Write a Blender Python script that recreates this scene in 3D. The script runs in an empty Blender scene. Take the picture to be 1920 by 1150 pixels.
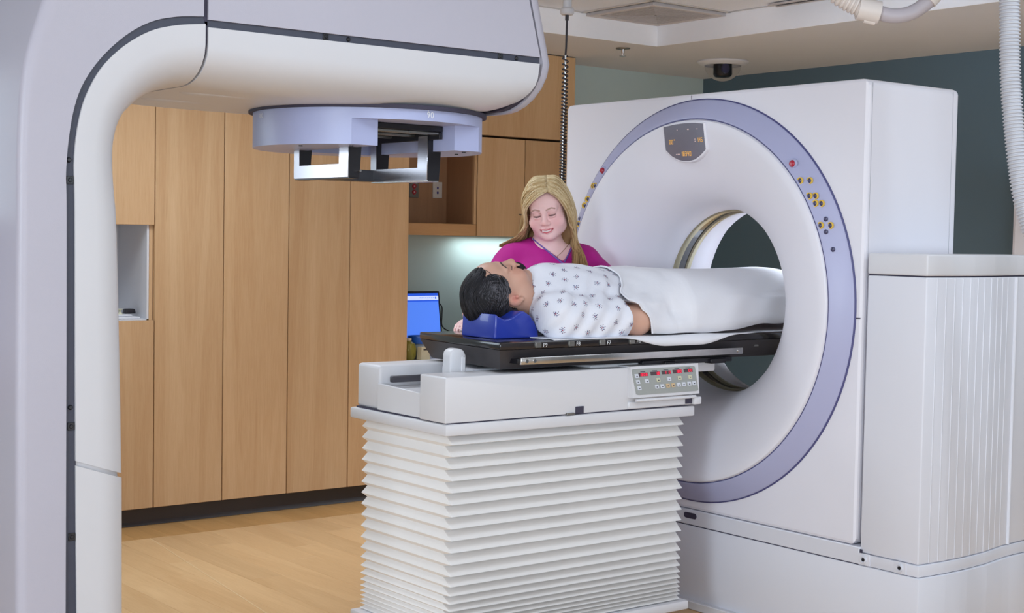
import bpy, bmesh, math, random
import numpy as np
from mathutils import Vector, Matrix
from mathutils.bvhtree import BVHTree

C = bpy.context.scene.collection
SC = bpy.context.scene
R = math.radians

# ------------------------------------------------------------------ camera
cam_d = bpy.data.cameras.new('camera')
cam = bpy.data.objects.new('camera', cam_d); C.objects.link(cam)
cam_d.sensor_width = 36.0; cam_d.sensor_fit = 'HORIZONTAL'
cam_d.lens = 2750 / 1920 * 36
cam_d.clip_start = 0.05; cam_d.clip_end = 60
_yaw, _pit, _rol = R(52.15), math.atan(132 / 2750), math.atan(0.0179)
_fh = Vector((math.cos(_yaw), math.sin(_yaw), 0)); _up = Vector((0, 0, 1))
_F = _fh * math.cos(_pit) - _up * math.sin(_pit)
_R0 = _fh.cross(_up); _U0 = _R0.cross(_F)
_Rc = _R0 * math.cos(_rol) + _U0 * math.sin(_rol)
_Uc = _U0 * math.cos(_rol) - _R0 * math.sin(_rol)
cam.matrix_world = Matrix(((_Rc.x, _Uc.x, -_F.x, 0), (_Rc.y, _Uc.y, -_F.y, 0), (_Rc.z, _Uc.z, -_F.z, 1.42), (0, 0, 0, 1)))
SC.camera = cam

# ------------------------------------------------------------------ world, light, exposure
w = bpy.data.worlds.new('world'); SC.world = w; w.use_nodes = True
w.node_tree.nodes['Background'].inputs[0].default_value = (0.9, 0.93, 1.0, 1)
w.node_tree.nodes['Background'].inputs[1].default_value = 0.25
SC.view_settings.view_transform = 'Standard'
SC.view_settings.look = 'None'
SC.view_settings.exposure = 0.05
SC.view_settings.gamma = 1.0
SC.view_settings.use_curve_mapping = False

def area(name, loc, target, power, sx, sy, col=(1, 1, 1), spread=180):
    l = bpy.data.lights.new(name, 'AREA'); l.shape = 'RECTANGLE'; l.size = sx; l.size_y = sy
    l.energy = power; l.color = col; l.spread = R(spread)
    o = bpy.data.objects.new(name, l); C.objects.link(o)
    o.location = loc
    o.rotation_euler = (Vector(target) - Vector(loc)).to_track_quat('-Z', 'Y').to_euler()
    return o

COOL = (0.765, 0.905, 1.045)
area('key_softbox', (-0.6, -2.4, 1.5), (3.3, 4.4, 1.25), 92, 1.8, 1.6, COOL)
area('left_softbox', (-3.3, 0.9, 1.75), (3.6, 4.1, 1.15), 132, 1.4, 1.6, COOL)
area('added_fill_light', (3.5, -3.0, 1.3), (5.6, 5.0, 2.2), 56, 1.4, 1.4, COOL)  # unseen lamp added to brighten soffit, fascia and scanner side
area('ceiling_fill_light', (5.25, 4.6, 2.60), (5.25, 4.6, 0), 44, 0.6, 1.2, (0.80, 0.92, 1.05), 105)  # unseen lamp added above the scanner; floor bounce lifts the soffit
area('ceiling_fill_light', (2.2, 2.2, 2.60), (2.2, 2.2, 0), 17, 1.2, 1.2, COOL)
area('ceiling_fill_light', (4.6, 1.6, 2.60), (4.6, 1.6, 0), 20, 1.2, 1.2, COOL)
area('ceiling_fill_light', (2.6, 5.35, 2.60), (2.6, 5.35, 0), 26, 1.2, 0.9, (0.84, 0.94, 1.04), 150)
area('side_softbox', (0.75, 6.2, 1.75), (2.5, 4.0, 1.6), 10, 0.6, 1.0, COOL)
area('under_cabinet_light', (5.3, 6.98, 1.405), (5.3, 7.03, 0.7), 1.5, 0.5, 0.05, (0.80, 0.96, 1.0))

# ------------------------------------------------------------------ materials
def mat(name, col, rough=0.5, metal=0.0, spec=0.5, noise=0.0, nscale=20.0, bump=0.0, bscale=200.0, emit=None, estr=0.0, coat=0.0, alpha=None, trans=0.0, sss=0.0):
    m = bpy.data.materials.new(name); m.use_nodes = True
    nt = m.node_tree; b = nt.nodes['Principled BSDF']
    c = tuple(((v / 255) / 12.92 if v / 255 <= 0.04045 else ((v / 255 + 0.055) / 1.055) ** 2.4) for v in col) + (1,)
    b.inputs['Base Color'].default_value = c
    b.inputs['Roughness'].default_value = rough; b.inputs['Metallic'].default_value = metal
    b.inputs['Specular IOR Level'].default_value = spec
    b.inputs['Coat Weight'].default_value = coat
    if trans: b.inputs['Transmission Weight'].default_value = trans
    if sss:
        b.inputs['Subsurface Weight'].default_value = sss
        b.inputs['Subsurface Radius'].default_value = (0.012, 0.005, 0.003)
        b.inputs['Subsurface Scale'].default_value = 1.0
    if emit:
        b.inputs['Emission Color'].default_value = tuple((v / 255) ** 2.2 for v in emit) + (1,)
        b.inputs['Emission Strength'].default_value = estr
    tc = nt.nodes.new('ShaderNodeTexCoord')
    if noise:
        n = nt.nodes.new('ShaderNodeTexNoise'); n.inputs['Scale'].default_value = nscale; n.inputs['Detail'].default_value = 4
        nt.links.new(tc.outputs['Object'], n.inputs['Vector'])
        mp = nt.nodes.new('ShaderNodeMapRange'); mp.inputs[1].default_value = 0.3; mp.inputs[2].default_value = 0.7
        mp.inputs[3].default_value = 1 - noise; mp.inputs[4].default_value = 1 + noise
        nt.links.new(n.outputs['Fac'], mp.inputs[0])
        mx = nt.nodes.new('ShaderNodeMix'); mx.data_type = 'RGBA'; mx.blend_type = 'MULTIPLY'; mx.inputs[0].default_value = 1
        mx.inputs[6].default_value = c
        nt.links.new(mp.outputs[0], mx.inputs[7]); nt.links.new(mx.outputs[2], b.inputs['Base Color'])
    if bump:
        n2 = nt.nodes.new('ShaderNodeTexNoise'); n2.inputs['Scale'].default_value = bscale; n2.inputs['Detail'].default_value = 3
        nt.links.new(tc.outputs['Object'], n2.inputs['Vector'])
        bp = nt.nodes.new('ShaderNodeBump'); bp.inputs['Strength'].default_value = bump; bp.inputs['Distance'].default_value = 0.002
        nt.links.new(n2.outputs['Fac'], bp.inputs['Height']); nt.links.new(bp.outputs[0], b.inputs['Normal'])
    return m

def lin(col):
    return tuple(((v / 255) / 12.92 if v / 255 <= 0.04045 else ((v / 255 + 0.055) / 1.055) ** 2.4) for v in col) + (1,)

def wood(name, c1, c2, axis='Z', rough=0.4, fine=1.0):
    """maple: long soft grain along one axis with cathedral figure and fine pores"""
    m = bpy.data.materials.new(name); m.use_nodes = True; nt = m.node_tree; b = nt.nodes['Principled BSDF']
    b.inputs['Roughness'].default_value = rough
    tc = nt.nodes.new('ShaderNodeTexCoord'); oi = nt.nodes.new('ShaderNodeObjectInfo')
    ad = nt.nodes.new('ShaderNodeVectorMath'); ad.operation = 'ADD'
    sc = nt.nodes.new('ShaderNodeVectorMath'); sc.operation = 'SCALE'; sc.inputs['Scale'].default_value = 7.3
    nt.links.new(oi.outputs['Random'], sc.inputs[0])
    nt.links.new(tc.outputs['Object'], ad.inputs[0]); nt.links.new(sc.outputs[0], ad.inputs[1])
    def stretched(s, along, detail, rough_, dist=0.0):
        mp = nt.nodes.new('ShaderNodeMapping'); v = [s, s, s]; v['XYZ'.index(axis)] = along
        mp.inputs['Scale'].default_value = v
        n = nt.nodes.new('ShaderNodeTexNoise'); n.inputs['Scale'].default_value = 1; n.inputs['Detail'].default_value = detail
        n.inputs['Roughness'].default_value = rough_; n.inputs['Distortion'].default_value = dist
        nt.links.new(ad.outputs[0], mp.inputs[0]); nt.links.new(mp.outputs[0], n.inputs['Vector']); return n
    n1 = stretched(9 * fine, 0.55, 3, 0.5, 0.6); n2 = stretched(240 * fine, 9, 4, 0.7)
    wv = nt.nodes.new('ShaderNodeMath'); wv.operation = 'SINE'
    ml = nt.nodes.new('ShaderNodeMath'); ml.operation = 'MULTIPLY'; ml.inputs[1].default_value = 46
    nt.links.new(n1.outputs['Fac'], ml.inputs[0]); nt.links.new(ml.outputs[0], wv.inputs[0])
    a1 = nt.nodes.new('ShaderNodeMath'); a1.operation = 'MULTIPLY_ADD'; a1.inputs[1].default_value = 0.05
    nt.links.new(wv.outputs[0], a1.inputs[0]); nt.links.new(n1.outputs['Fac'], a1.inputs[2])
    a2 = nt.nodes.new('ShaderNodeMath'); a2.operation = 'MULTIPLY_ADD'; a2.inputs[1].default_value = 0.75
    nt.links.new(n2.outputs['Fac'], a2.inputs[0]); nt.links.new(a1.outputs[0], a2.inputs[2])
    rp = nt.nodes.new('ShaderNodeMapRange'); rp.inputs[1].default_value = 0.55; rp.inputs[2].default_value = 1.20
    nt.links.new(a2.outputs[0], rp.inputs[0])
    mx = nt.nodes.new('ShaderNodeMix'); mx.data_type = 'RGBA'
    mx.inputs[6].default_value = lin(c1); mx.inputs[7].default_value = lin(c2)
    nt.links.new(rp.outputs[0], mx.inputs[0])
    hs = nt.nodes.new('ShaderNodeHueSaturation'); nt.links.new(mx.outputs[2], hs.inputs['Color'])
    vr = nt.nodes.new('ShaderNodeMapRange'); vr.inputs[3].default_value = 0.95; vr.inputs[4].default_value = 1.05
    nt.links.new(oi.outputs['Random'], vr.inputs[0]); nt.links.new(vr.outputs[0], hs.inputs['Value'])
    nt.links.new(hs.outputs[0], b.inputs['Base Color'])
    return m

def attr_mat(name, rough=0.5, sss=0.0, bump=0.0, bscale=300, spec=0.4, fab=False):
    m = mat(name, (200, 200, 200), rough, spec=spec, bump=bump, bscale=bscale, sss=sss)
    nt = m.node_tree; a = nt.nodes.new('ShaderNodeAttribute'); a.attribute_name = 'Col'
    nt.links.new(a.outputs['Color'], nt.nodes['Principled BSDF'].inputs['Base Color'])
    return m

M = {}
M['white'] = mat('white_enamel', (216, 214, 217), 0.38, noise=0.012, nscale=3)
M['ctwhite'] = mat('scanner_white', (232, 229, 236), 0.42, noise=0.012, nscale=2)
M['cover'] = mat('cabinet_white', (222, 221, 228), 0.45, noise=0.012, nscale=2)
M['cream'] = mat('cream_cover', (208, 206, 209), 0.4, noise=0.01, nscale=2)
M['grey'] = mat('lavender_grey_paint', (182, 178, 189), 0.42, noise=0.012, nscale=4, bump=0.12, bscale=450)
M['strip'] = mat('charcoal_trim', (62, 64, 78), 0.5, noise=0.04, nscale=60, bump=0.1, bscale=300)
M['screw'] = mat('black_screw', (22, 22, 28), 0.35)
M['lav'] = mat('lavender_blue_paint', (172, 178, 214), 0.4, noise=0.02, nscale=8, bump=0.1, bscale=400)
M['ring'] = mat('ring_lavender', (174, 175, 206), 0.38, noise=0.015, nscale=5)
M['seam'] = mat('dark_seam', (58, 54, 72), 0.7)
M['shadeline'] = mat('shade_line_blue', (74, 74, 122), 0.5)
M['black'] = mat('black_anodised', (24, 22, 28), 0.35, noise=0.05, nscale=30)
M['glare'] = mat('glare_plate', (190, 186, 192), 0.22, 0.85)  # glare on the black tray plates, put into a bright metal colour
M['table'] = mat('table_black', (40, 36, 38), 0.14, noise=0.08, nscale=25, coat=0.2)
M['tableside'] = mat('table_charcoal', (58, 54, 56), 0.5, noise=0.06, nscale=25, bump=0.15, bscale=250)
M['steel'] = mat('brushed_steel', (205, 202, 200), 0.24, 1.0, noise=0.05, nscale=40)
M['steeldull'] = mat('dull_steel', (140, 138, 134), 0.4, 0.9, noise=0.06, nscale=40)
M['rubber'] = mat('dark_rod', (78, 76, 82), 0.35, 0.4)
M['bellows'] = mat('bellows_vinyl', (240, 236, 233), 0.5, noise=0.015, nscale=5)
M['panelgrey'] = mat('panel_grey', (158, 160, 156), 0.5)
M['led'] = mat('led_red', (220, 40, 70), 0.4, emit=(255, 30, 70), estr=0.9)
M['leddark'] = mat('led_window', (78, 62, 66), 0.25)
M['btn'] = mat('button_white', (214, 216, 224), 0.5)
M['btncream'] = mat('button_cream', (208, 205, 178), 0.5)
M['btntan'] = mat('button_tan', (206, 178, 140), 0.5)
M['ink'] = mat('print_dark', (70, 70, 80), 0.6)
M['inkwhite'] = mat('print_white', (235, 235, 238), 0.6)
M['amber'] = mat('display_amber', (190, 150, 80), 0.5, emit=(235, 170, 70), estr=0.55)
M['display'] = mat('display_smoke', (122, 120, 132), 0.3)
M['dispdot'] = mat('display_dot', (170, 150, 150), 0.5, emit=(220, 190, 180), estr=0.35)
M['red'] = mat('red_button', (176, 24, 52), 0.3, coat=0.5)
M['dkbtn'] = mat('dark_button', (62, 60, 92), 0.3, coat=0.4)
M['yellow'] = mat('yellow_ring', (232, 190, 70), 0.45)
M['gold'] = mat('window_ring_gold', (186, 178, 150), 0.3, 0.6)
M['mylar'] = mat('scan_window', (52, 50, 52), 0.15, coat=0.6)
M['bluefoam'] = mat('blue_vinyl', (38, 58, 160), 0.26, noise=0.03, nscale=10, coat=0.35)
M['maple'] = wood('maple_laminate', (192, 150, 106), (212, 176, 134), 'Z', 0.42)
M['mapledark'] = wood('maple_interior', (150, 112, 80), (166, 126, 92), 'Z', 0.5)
M['mapleedge'] = wood('maple_edge', (190, 143, 94), (206, 160, 112), 'X', 0.45)
M['vinyl'] = wood('floor_maple_vinyl', (200, 158, 110), (222, 184, 136), 'Y', 0.38, 0.8)
M['vinyldark'] = wood('floor_border_vinyl', (178, 134, 82), (204, 158, 102), 'Y', 0.4, 0.9)
M['seamlight'] = mat('floor_weld', (228, 200, 158), 0.5)
M['kick'] = mat('rubber_kick', (66, 60, 58), 0.55, noise=0.04, nscale=10)
M['teal'] = mat('wall_dark_teal', (88, 108, 120), 0.75, noise=0.015, nscale=3, bump=0.1, bscale=300)
M['paleteal'] = mat('wall_pale_teal', (186, 202, 200), 0.75, noise=0.012, nscale=3, bump=0.1, bscale=300)
M['wallw'] = mat('wall_offwhite', (222, 220, 216), 0.8, noise=0.01)
M['ceil'] = mat('ceiling_paint', (208, 208, 212), 0.85, noise=0.012, nscale=3)
M['ceilband'] = mat('soffit_paint', (248, 248, 252), 0.85, noise=0.01)
M['tile'] = mat('ceiling_tile', (218, 222, 232), 0.9, noise=0.03, nscale=150, bump=0.3, bscale=250)
M['grid'] = mat('ceiling_grid', (200, 196, 194), 0.6)
M['dark'] = mat('dark_gap', (46, 44, 50), 0.8)
M['vent'] = mat('vent_paint', (190, 184, 184), 0.6)
M['cubby'] = mat('melamine_white', (216, 216, 220), 0.5)
M['counter'] = mat('counter_laminate', (196, 190, 178), 0.4, noise=0.05, nscale=120)
M['screen'] = mat('screen_blue', (40, 80, 200), 0.3, emit=(84, 132, 236), estr=0.85)
M['screenbar'] = mat('screen_bar', (40, 80, 200), 0.3, emit=(30, 84, 214), estr=0.8)
M['screenwhite'] = mat('screen_white', (190, 200, 230), 0.3, emit=(182, 200, 246), estr=0.85)
M['bezel'] = mat('bezel_black', (30, 28, 34), 0.35)
M['plate'] = mat('outlet_ivory', (206, 200, 190), 0.5)
M['platesteel'] = mat('outlet_steel', (120, 116, 108), 0.4, 0.7)
M['redout'] = mat('receptacle_red', (160, 22, 34), 0.4)
M['purple'] = mat('port_purple', (84, 76, 134), 0.4)
M['tub'] = mat('tub_grey', (170, 176, 182), 0.4)
M['lid'] = mat('lid_blue', (26, 88, 176), 0.35)
M['olive'] = mat('olive_jug', (132, 120, 36), 0.3, coat=0.3)
M['beige'] = mat('beige_box', (206, 190, 156), 0.6)
M['hose'] = mat('hose_grey', (200, 200, 206), 0.45)
M['pipe'] = mat('pipe_grey', (186, 178, 184), 0.4)
M['clamp'] = mat('clamp_ivory', (222, 212, 206), 0.45)
M['cord'] = mat('cord_black', (50, 46, 54), 0.4)
M['chrome'] = mat('chrome_bits', (200, 198, 196), 0.2, 1.0)
M['dome'] = mat('dome_smoke', (235, 235, 235), 0.03, trans=1.0)
M['dome'].node_tree.nodes['Principled BSDF'].inputs['IOR'].default_value = 1.03
M['sheet'] = mat('white_cotton', (228, 227, 232), 0.85, bump=0.18, bscale=90)
M['skin'] = attr_mat('skin', 0.48, 0.12, 0.04, 420)
M['hairblonde'] = attr_mat('hair_blonde', 0.5, 0, 0.0)
M['hairblack'] = attr_mat('hair_black', 0.55, 0, 0.0, spec=0.28)
M['print'] = attr_mat('cotton_print', 0.85)
M['scrub'] = mat('magenta_scrub', (176, 10, 128), 0.8, noise=0.04, nscale=14, bump=0.25, bscale=700)
M['trim'] = mat('scrub_trim', (112, 92, 168), 0.7)
M['shoe'] = mat('white_shoe', (214, 214, 216), 0.5)
M['teeth'] = mat('teeth', (240, 236, 230), 0.3)
M['gold2'] = mat('necklace', (196, 176, 140), 0.25, 1.0)

# ------------------------------------------------------------------ mesh helpers
class MB:
    """collects verts and faces of ONE mesh object"""
    def __init__(s): s.v = []; s.f = []
    def add(s, vs, fs):
        o = len(s.v); s.v += [tuple(p) for p in vs]; s.f += [tuple(i + o for i in f) for f in fs]; return s
    def bm(s, b, mtx=None):
        b.verts.index_update()
        s.add([(mtx @ v.co if mtx else v.co) for v in b.verts], [[v.index for v in f.verts] for f in b.faces]); b.free(); return s
    def box(s, x0, x1, y0, y1, z0, z1, r=0.0, seg=2):
        b = bmesh.new(); bmesh.ops.create_cube(b, size=1)
        for v in b.verts: v.co = Vector(((x0 + x1) / 2 + v.co.x * (x1 - x0), (y0 + y1) / 2 + v.co.y * (y1 - y0), (z0 + z1) / 2 + v.co.z * (z1 - z0)))
        r = min(r, 0.49 * min(abs(x1 - x0), abs(y1 - y0), abs(z1 - z0)))
        if r > 0: bmesh.ops.bevel(b, geom=list(b.edges), offset=r, segments=seg, profile=0.5, affect='EDGES', clamp_overlap=True)
        return s.bm(b)
    def prism(s, pts, a, lo, hi, r=0.0, seg=2):
        """polygon in the two other axes, extruded along axis a"""
        b = bmesh.new(); o = [i for i in range(3) if i != a]
        def P(p, h):
            q = [0, 0, 0]; q[o[0]] = p[0]; q[o[1]] = p[1]; q[a] = h; return q
        A = [b.verts.new(P(p, lo)) for p in pts]; B = [b.verts.new(P(p, hi)) for p in pts]; n = len(pts)
        b.faces.new(A); b.faces.new(B[::-1])
        for i in range(n): b.faces.new((A[i], B[i], B[(i + 1) % n], A[(i + 1) % n]))
        bmesh.ops.recalc_face_normals(b, faces=b.faces)
        if r > 0: bmesh.ops.bevel(b, geom=list(b.edges), offset=r, segments=seg, profile=0.5, affect='EDGES', clamp_overlap=True)
        return s.bm(b)
    def hexa(s, p):
        """8 corners: bottom 4 then top 4"""
        return s.add(p, [(3, 2, 1, 0), (4, 5, 6, 7), (0, 1, 5, 4), (1, 2, 6, 5), (2, 3, 7, 6), (3, 0, 4, 7)])
    def lathe(s, prof, org, axis='Z', n=32, a0=0.0, a1=2 * math.pi):
        """prof: list of (radius, height along axis)"""
        full = abs(a1 - a0 - 2 * math.pi) < 1e-6; k = n if full else n + 1; vs = []
        for j in range(k):
            t = a0 + (a1 - a0) * j / n; c, q = math.cos(t), math.sin(t)
            for r, h in prof:
                if axis == 'Z': vs.append((org[0] + r * c, org[1] + r * q, org[2] + h))
                elif axis == 'X': vs.append((org[0] + h, org[1] + r * c, org[2] + r * q))
                else: vs.append((org[0] + r * q, org[1] + h, org[2] + r * c))
        m = len(prof); fs = []
        for j in range(n):
            j2 = (j + 1) % k
            for i in range(m - 1): fs.append((j * m + i, j2 * m + i, j2 * m + i + 1, j * m + i + 1))
        return s.add(vs, fs)
    def tube(s, path, rad, n=10, cap=True):
        """round tube along points; rad a number or a list"""
        P = [Vector(p) for p in path]; k = len(P); rr = rad if isinstance(rad, (list, tuple)) else [rad] * k
        vs = []; up = None
        for i in range(k):
            t = (P[min(i + 1, k - 1)] - P[max(i - 1, 0)]).normalized()
            if up is None:
                up = t.orthogonal().normalized()
            else:
                up = (up - t * up.dot(t))
                up = up.normalized() if up.length > 1e-6 else t.orthogonal().normalized()
            sd = t.cross(up)
            for j in range(n):
                a = 2 * math.pi * j / n; vs.append(P[i] + (up * math.cos(a) + sd * math.sin(a)) * rr[i])
        fs = []
        for i in range(k - 1):
            for j in range(n): fs.append((i * n + j, i * n + (j + 1) % n, (i + 1) * n + (j + 1) % n, (i + 1) * n + j))
        if cap: fs += [tuple(range(n))[::-1], tuple((k - 1) * n + j for j in range(n))]
        return s.add(vs, fs)
    def grid(s, rows, closed_u=False, closed_v=False):
        """rows: list of equal-length point lists"""
        m = len(rows); n = len(rows[0]); vs = [p for r_ in rows for p in r_]; fs = []
        for i in range(m if closed_u else m - 1):
            for j in range(n if closed_v else n - 1):
                i2, j2 = (i + 1) % m, (j + 1) % n; fs.append((i * n + j, i2 * n + j, i2 * n + j2, i * n + j2))
        return s.add(vs, fs)

def world_loc(o):
    v = Vector((0, 0, 0))
    while o is not None: v += o.location; o = o.parent
    return v

def mesh_of(name, mb, m, off=(0, 0, 0), ang=40, flat=False):
    me = bpy.data.meshes.new(name); o = Vector(off)
    me.from_pydata([Vector(v) - o for v in mb.v], [], mb.f); me.validate()
    b = bmesh.new(); b.from_mesh(me); bmesh.ops.remove_doubles(b, verts=b.verts, dist=1e-6)
    bmesh.ops.recalc_face_normals(b, faces=b.faces); b.to_mesh(me); b.free()
    if not flat:
        me.shade_smooth(); me.set_sharp_from_angle(angle=R(ang))
    me.materials.append(m); return me

def obj(name, mb, m, parent=None, ang=40, flat=False, label=None, org=None):
    """link a collected mesh as one object; origin at its own centre"""
    if org is None:
        a = np.array(mb.v, float); org = (a.min(0) + a.max(0)) / 2
    o = bpy.data.objects.new(name, mesh_of(name, mb, m, org, ang, flat)); C.objects.link(o)
    o.parent = parent; o.location = Vector(org) - world_loc(parent) if parent else Vector(org)
    if label: o['label'] = label
    return o

def thing(name, label, cat, loc, group=None):
    o = bpy.data.objects.new(name, None); C.objects.link(o); o.location = loc
    o['label'] = label; o['category'] = cat
    if group: o['group'] = group
    o.empty_display_size = 0.1
    return o
def tag(o, label, cat, group=None):
    o['label'] = label; o['category'] = cat
    if group: o['group'] = group
    return o
def struct(o, label=None):
    o['kind'] = 'structure'
    if label: o['label'] = label
    return o
def copyof(src, loc, parent):
    """copy of a part (shares mesh data); loc in world"""
    o = src.copy(); C.objects.link(o); o.parent = parent
    o.location = Vector(loc) - (world_loc(parent) if parent else Vector((0, 0, 0))); return o

_txt = {}
def text_mb(mb, s, org, ux, uy, size, depth=0.0):
    """letters as mesh: ux, uy = unit vectors of the writing direction and of up"""
    cu = bpy.data.curves.new('t', 'FONT'); cu.body = s; cu.size = size; cu.align_x = 'CENTER'; cu.align_y = 'CENTER'; cu.resolution_u = 3
    cu.extrude = depth
    o = bpy.data.objects.new('t', cu); C.objects.link(o)
    dg = bpy.context.evaluated_depsgraph_get(); me = bpy.data.meshes.new_from_object(o.evaluated_get(dg))
    ux, uy, og = Vector(ux), Vector(uy), Vector(org); uz = ux.cross(uy)
    mb.add([og + ux * v.co.x + uy * v.co.y + uz * v.co.z for v in me.vertices], [list(p.vertices) for p in me.polygons])
    bpy.data.objects.remove(o); bpy.data.curves.remove(cu); bpy.data.meshes.remove(me)
    return mb

SEG = {'0': 'abcdef', '1': 'bc', '2': 'abged', '3': 'abgcd', '4': 'fgbc', '5': 'afgcd', '6': 'afgedc', '7': 'abc', '8': 'abcdefg', '9': 'abcdfg', '-': 'g'}
def digits(mb, s, org, ux, uy, w, h, gap, t):
    """seven-segment digits as thin quads starting at org (lower left)"""
    ux, uy, og = Vector(ux), Vector(uy), Vector(org)
    def q(x0, x1, y0, y1, o):
        mb.add([o + ux * x0 + uy * y0, o + ux * x1 + uy * y0, o + ux * x1 + uy * y1, o + ux * x0 + uy * y1], [(0, 1, 2, 3)])
    for i, ch in enumerate(s):
        o = og + ux * (i * (w + gap))
        for k in SEG.get(ch, ''):
            if k == 'a': q(0, w, h - t, h, o)
            if k == 'd': q(0, w, 0, t, o)
            if k == 'g': q(0, w, h / 2 - t / 2, h / 2 + t / 2, o)
            if k == 'f': q(0, t, h / 2, h, o)
            if k == 'e': q(0, t, 0, h / 2, o)
            if k == 'b': q(w - t, w, h / 2, h, o)
            if k == 'c': q(w - t, w, 0, h / 2, o)
    return mb
def rrect(x0, x1, y0, y1, r, n=4):
    pts = []
    for cx, cy, a in ((x1 - r, y1 - r, 0), (x0 + r, y1 - r, 90), (x0 + r, y0 + r, 180), (x1 - r, y0 + r, 270)):
        for i in range(n + 1):
            t = R(a + 90 * i / n); pts.append((cx + r * math.cos(t), cy + r * math.sin(t)))
    return pts
def spline(pts, n=8):
    """Catmull-Rom through points of any dimension"""
    P = [np.array(p, float) for p in pts]; P = [2 * P[0] - P[1]] + P + [2 * P[-1] - P[-2]]; out = []
    for i in range(1, len(P) - 2):
        a, b, c, d = P[i - 1:i + 3]
        for k in range(n):
            t = k / n; out.append(0.5 * ((2 * b) + (c - a) * t + (2 * a - 5 * b + 4 * c - d) * t * t + (3 * b - a - 3 * c + d) * t ** 3))
    out.append(P[-2]); return out

# ================================================================== THE SETTING
# floor: slab, printed-vinyl planks and the darker border planks along the cabinets
fl = struct(obj('floor', MB().box(-4.0, 7.1, -4.5, 7.1, -0.1, -0.002), M['vinyl']))
rnd = random.Random(4)
plank_mesh = {}
def plank(x0, x1, y0, y1, m, key):
    w_, l_ = round(x1 - x0, 4), round(y1 - y0, 4)
    k = (key, w_, l_)
    if k not in plank_mesh:
        mb = MB().box(-w_ / 2, w_ / 2, -l_ / 2, l_ / 2, -0.004, 0.0, 0.0006, 1)
        plank_mesh[k] = mesh_of('plank', mb, m, (0, 0, 0), 30)
    o = bpy.data.objects.new('plank', plank_mesh[k]); C.objects.link(o); o.parent = fl
    o.location = Vector(((x0 + x1) / 2, (y0 + y1) / 2, 0)) - fl.location
for i in range(22):                                   # main planks run along y, staggered ends
    x0 = 1.755 + i * 0.15; st = [0.0, 0.5, 0.25, 0.75][i % 4]
    y = 6.295
    first = True
    while y > 3.2:
        l_ = 0.3 + 0.9 * st if first else 1.2
        first = False
        y0 = max(y - l_, 3.2)
        if y - y0 > 0.05: plank(x0, x0 + 0.1492, y0, y - 0.0008, M['vinyl'], 'm')
        y = y0
for i in range(17):                                   # border planks
    x0 = 2.25 + i * 0.165
    plank(x0, x0 + 0.164, 6.2975, 6.60, M['vinyldark'], 'b')

wl_ = Vector((2.617 - 2.805, 4.878 - 6.294, 0)).normalized(); wn_ = Vector((-wl_.y, wl_.x, 0)) * .0017; p0_, p1_ = Vector((2.805, 6.294, .0002)), Vector((2.39, 3.20, .0002)); p1_ = p0_ + wl_ * 3.1
obj('floor_weld', MB().hexa([p0_ - wn_, p1_ - wn_, p1_ + wn_, p0_ + wn_] + [p + Vector((0, 0, .0008)) for p in (p0_ - wn_, p1_ - wn_, p1_ + wn_, p0_ + wn_)]), M['seamlight'], fl, flat=True)
wall_back = struct(obj('wall_back', MB().box(-4.0, 7.1, 7.08, 7.2, 0, 2.9), M['paleteal']))
wall_right = struct(obj('wall_right', MB().box(7.1, 7.2, -4.5, 7.2, 0, 2.9), M['teal']))
struct(obj('wall_left', MB().box(-4.1, -4.0, -4.5, 7.2, 0, 2.9), M['wallw']))
struct(obj('wall_front', MB().box(-4.0, 7.1, -4.6, -4.5, 0, 2.9), M['wallw']))

# ceiling: lower soffit with a raised tiled field
ceil = struct(obj('ceiling', MB().box(-4.0, 7.1, -4.5, 7.1, 2.66, 2.76), M['ceil']))
def cpart(name, mb, m, label=None): return obj(name, mb, m, ceil, label=label)
cpart('soffit', MB().box(5.73, 7.1, -4.5, 7.08, 2.5, 2.66), M['ceil'])
cpart('soffit', MB().box(-4.0, 5.73, 6.085, 7.08, 2.5, 2.66), M['ceil'])
cpart('soffit_fascia', MB().box(5.722, 5.7305, -4.5, 6.085, 2.5, 2.64), M['ceilband'], 'pale vertical face of the soffit')
cpart('soffit_fascia', MB().box(-4.0, 5.7305, 6.077, 6.0855, 2.5, 2.64), M['ceilband'], 'pale vertical face of the soffit')
T = 0.56
tile_me = mesh_of('ceiling_tile', MB().box(-T / 2 + 0.012, T / 2 - 0.012, -T / 2 + 0.012, T / 2 - 0.012, -0.008, 0.01, 0.004, 1), M['tile'])
for i in range(13):
    for j in range(13):
        cx, cy = 5.722 - T * (i + 0.5), 6.077 - T * (j + 0.5)
        if cx < -1.0 or cy < -1.0 or (i == 0 and j == 0): continue
        o = bpy.data.objects.new('ceiling_tile', tile_me); C.objects.link(o); o.parent = ceil
        o.location = Vector((cx, cy, 2.64)) - ceil.location
mb = MB()
for i in range(13): mb.box(5.722 - T * i - 0.012, 5.722 - T * i + 0.012, -1.5, 6.08, 2.628, 2.634)
for j in range(13): mb.box(-1.5, 5.725, 6.077 - T * j - 0.012, 6.077 - T * j + 0.012, 2.628, 2.634)
cpart('tile_grid', mb, M['grid'])

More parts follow.
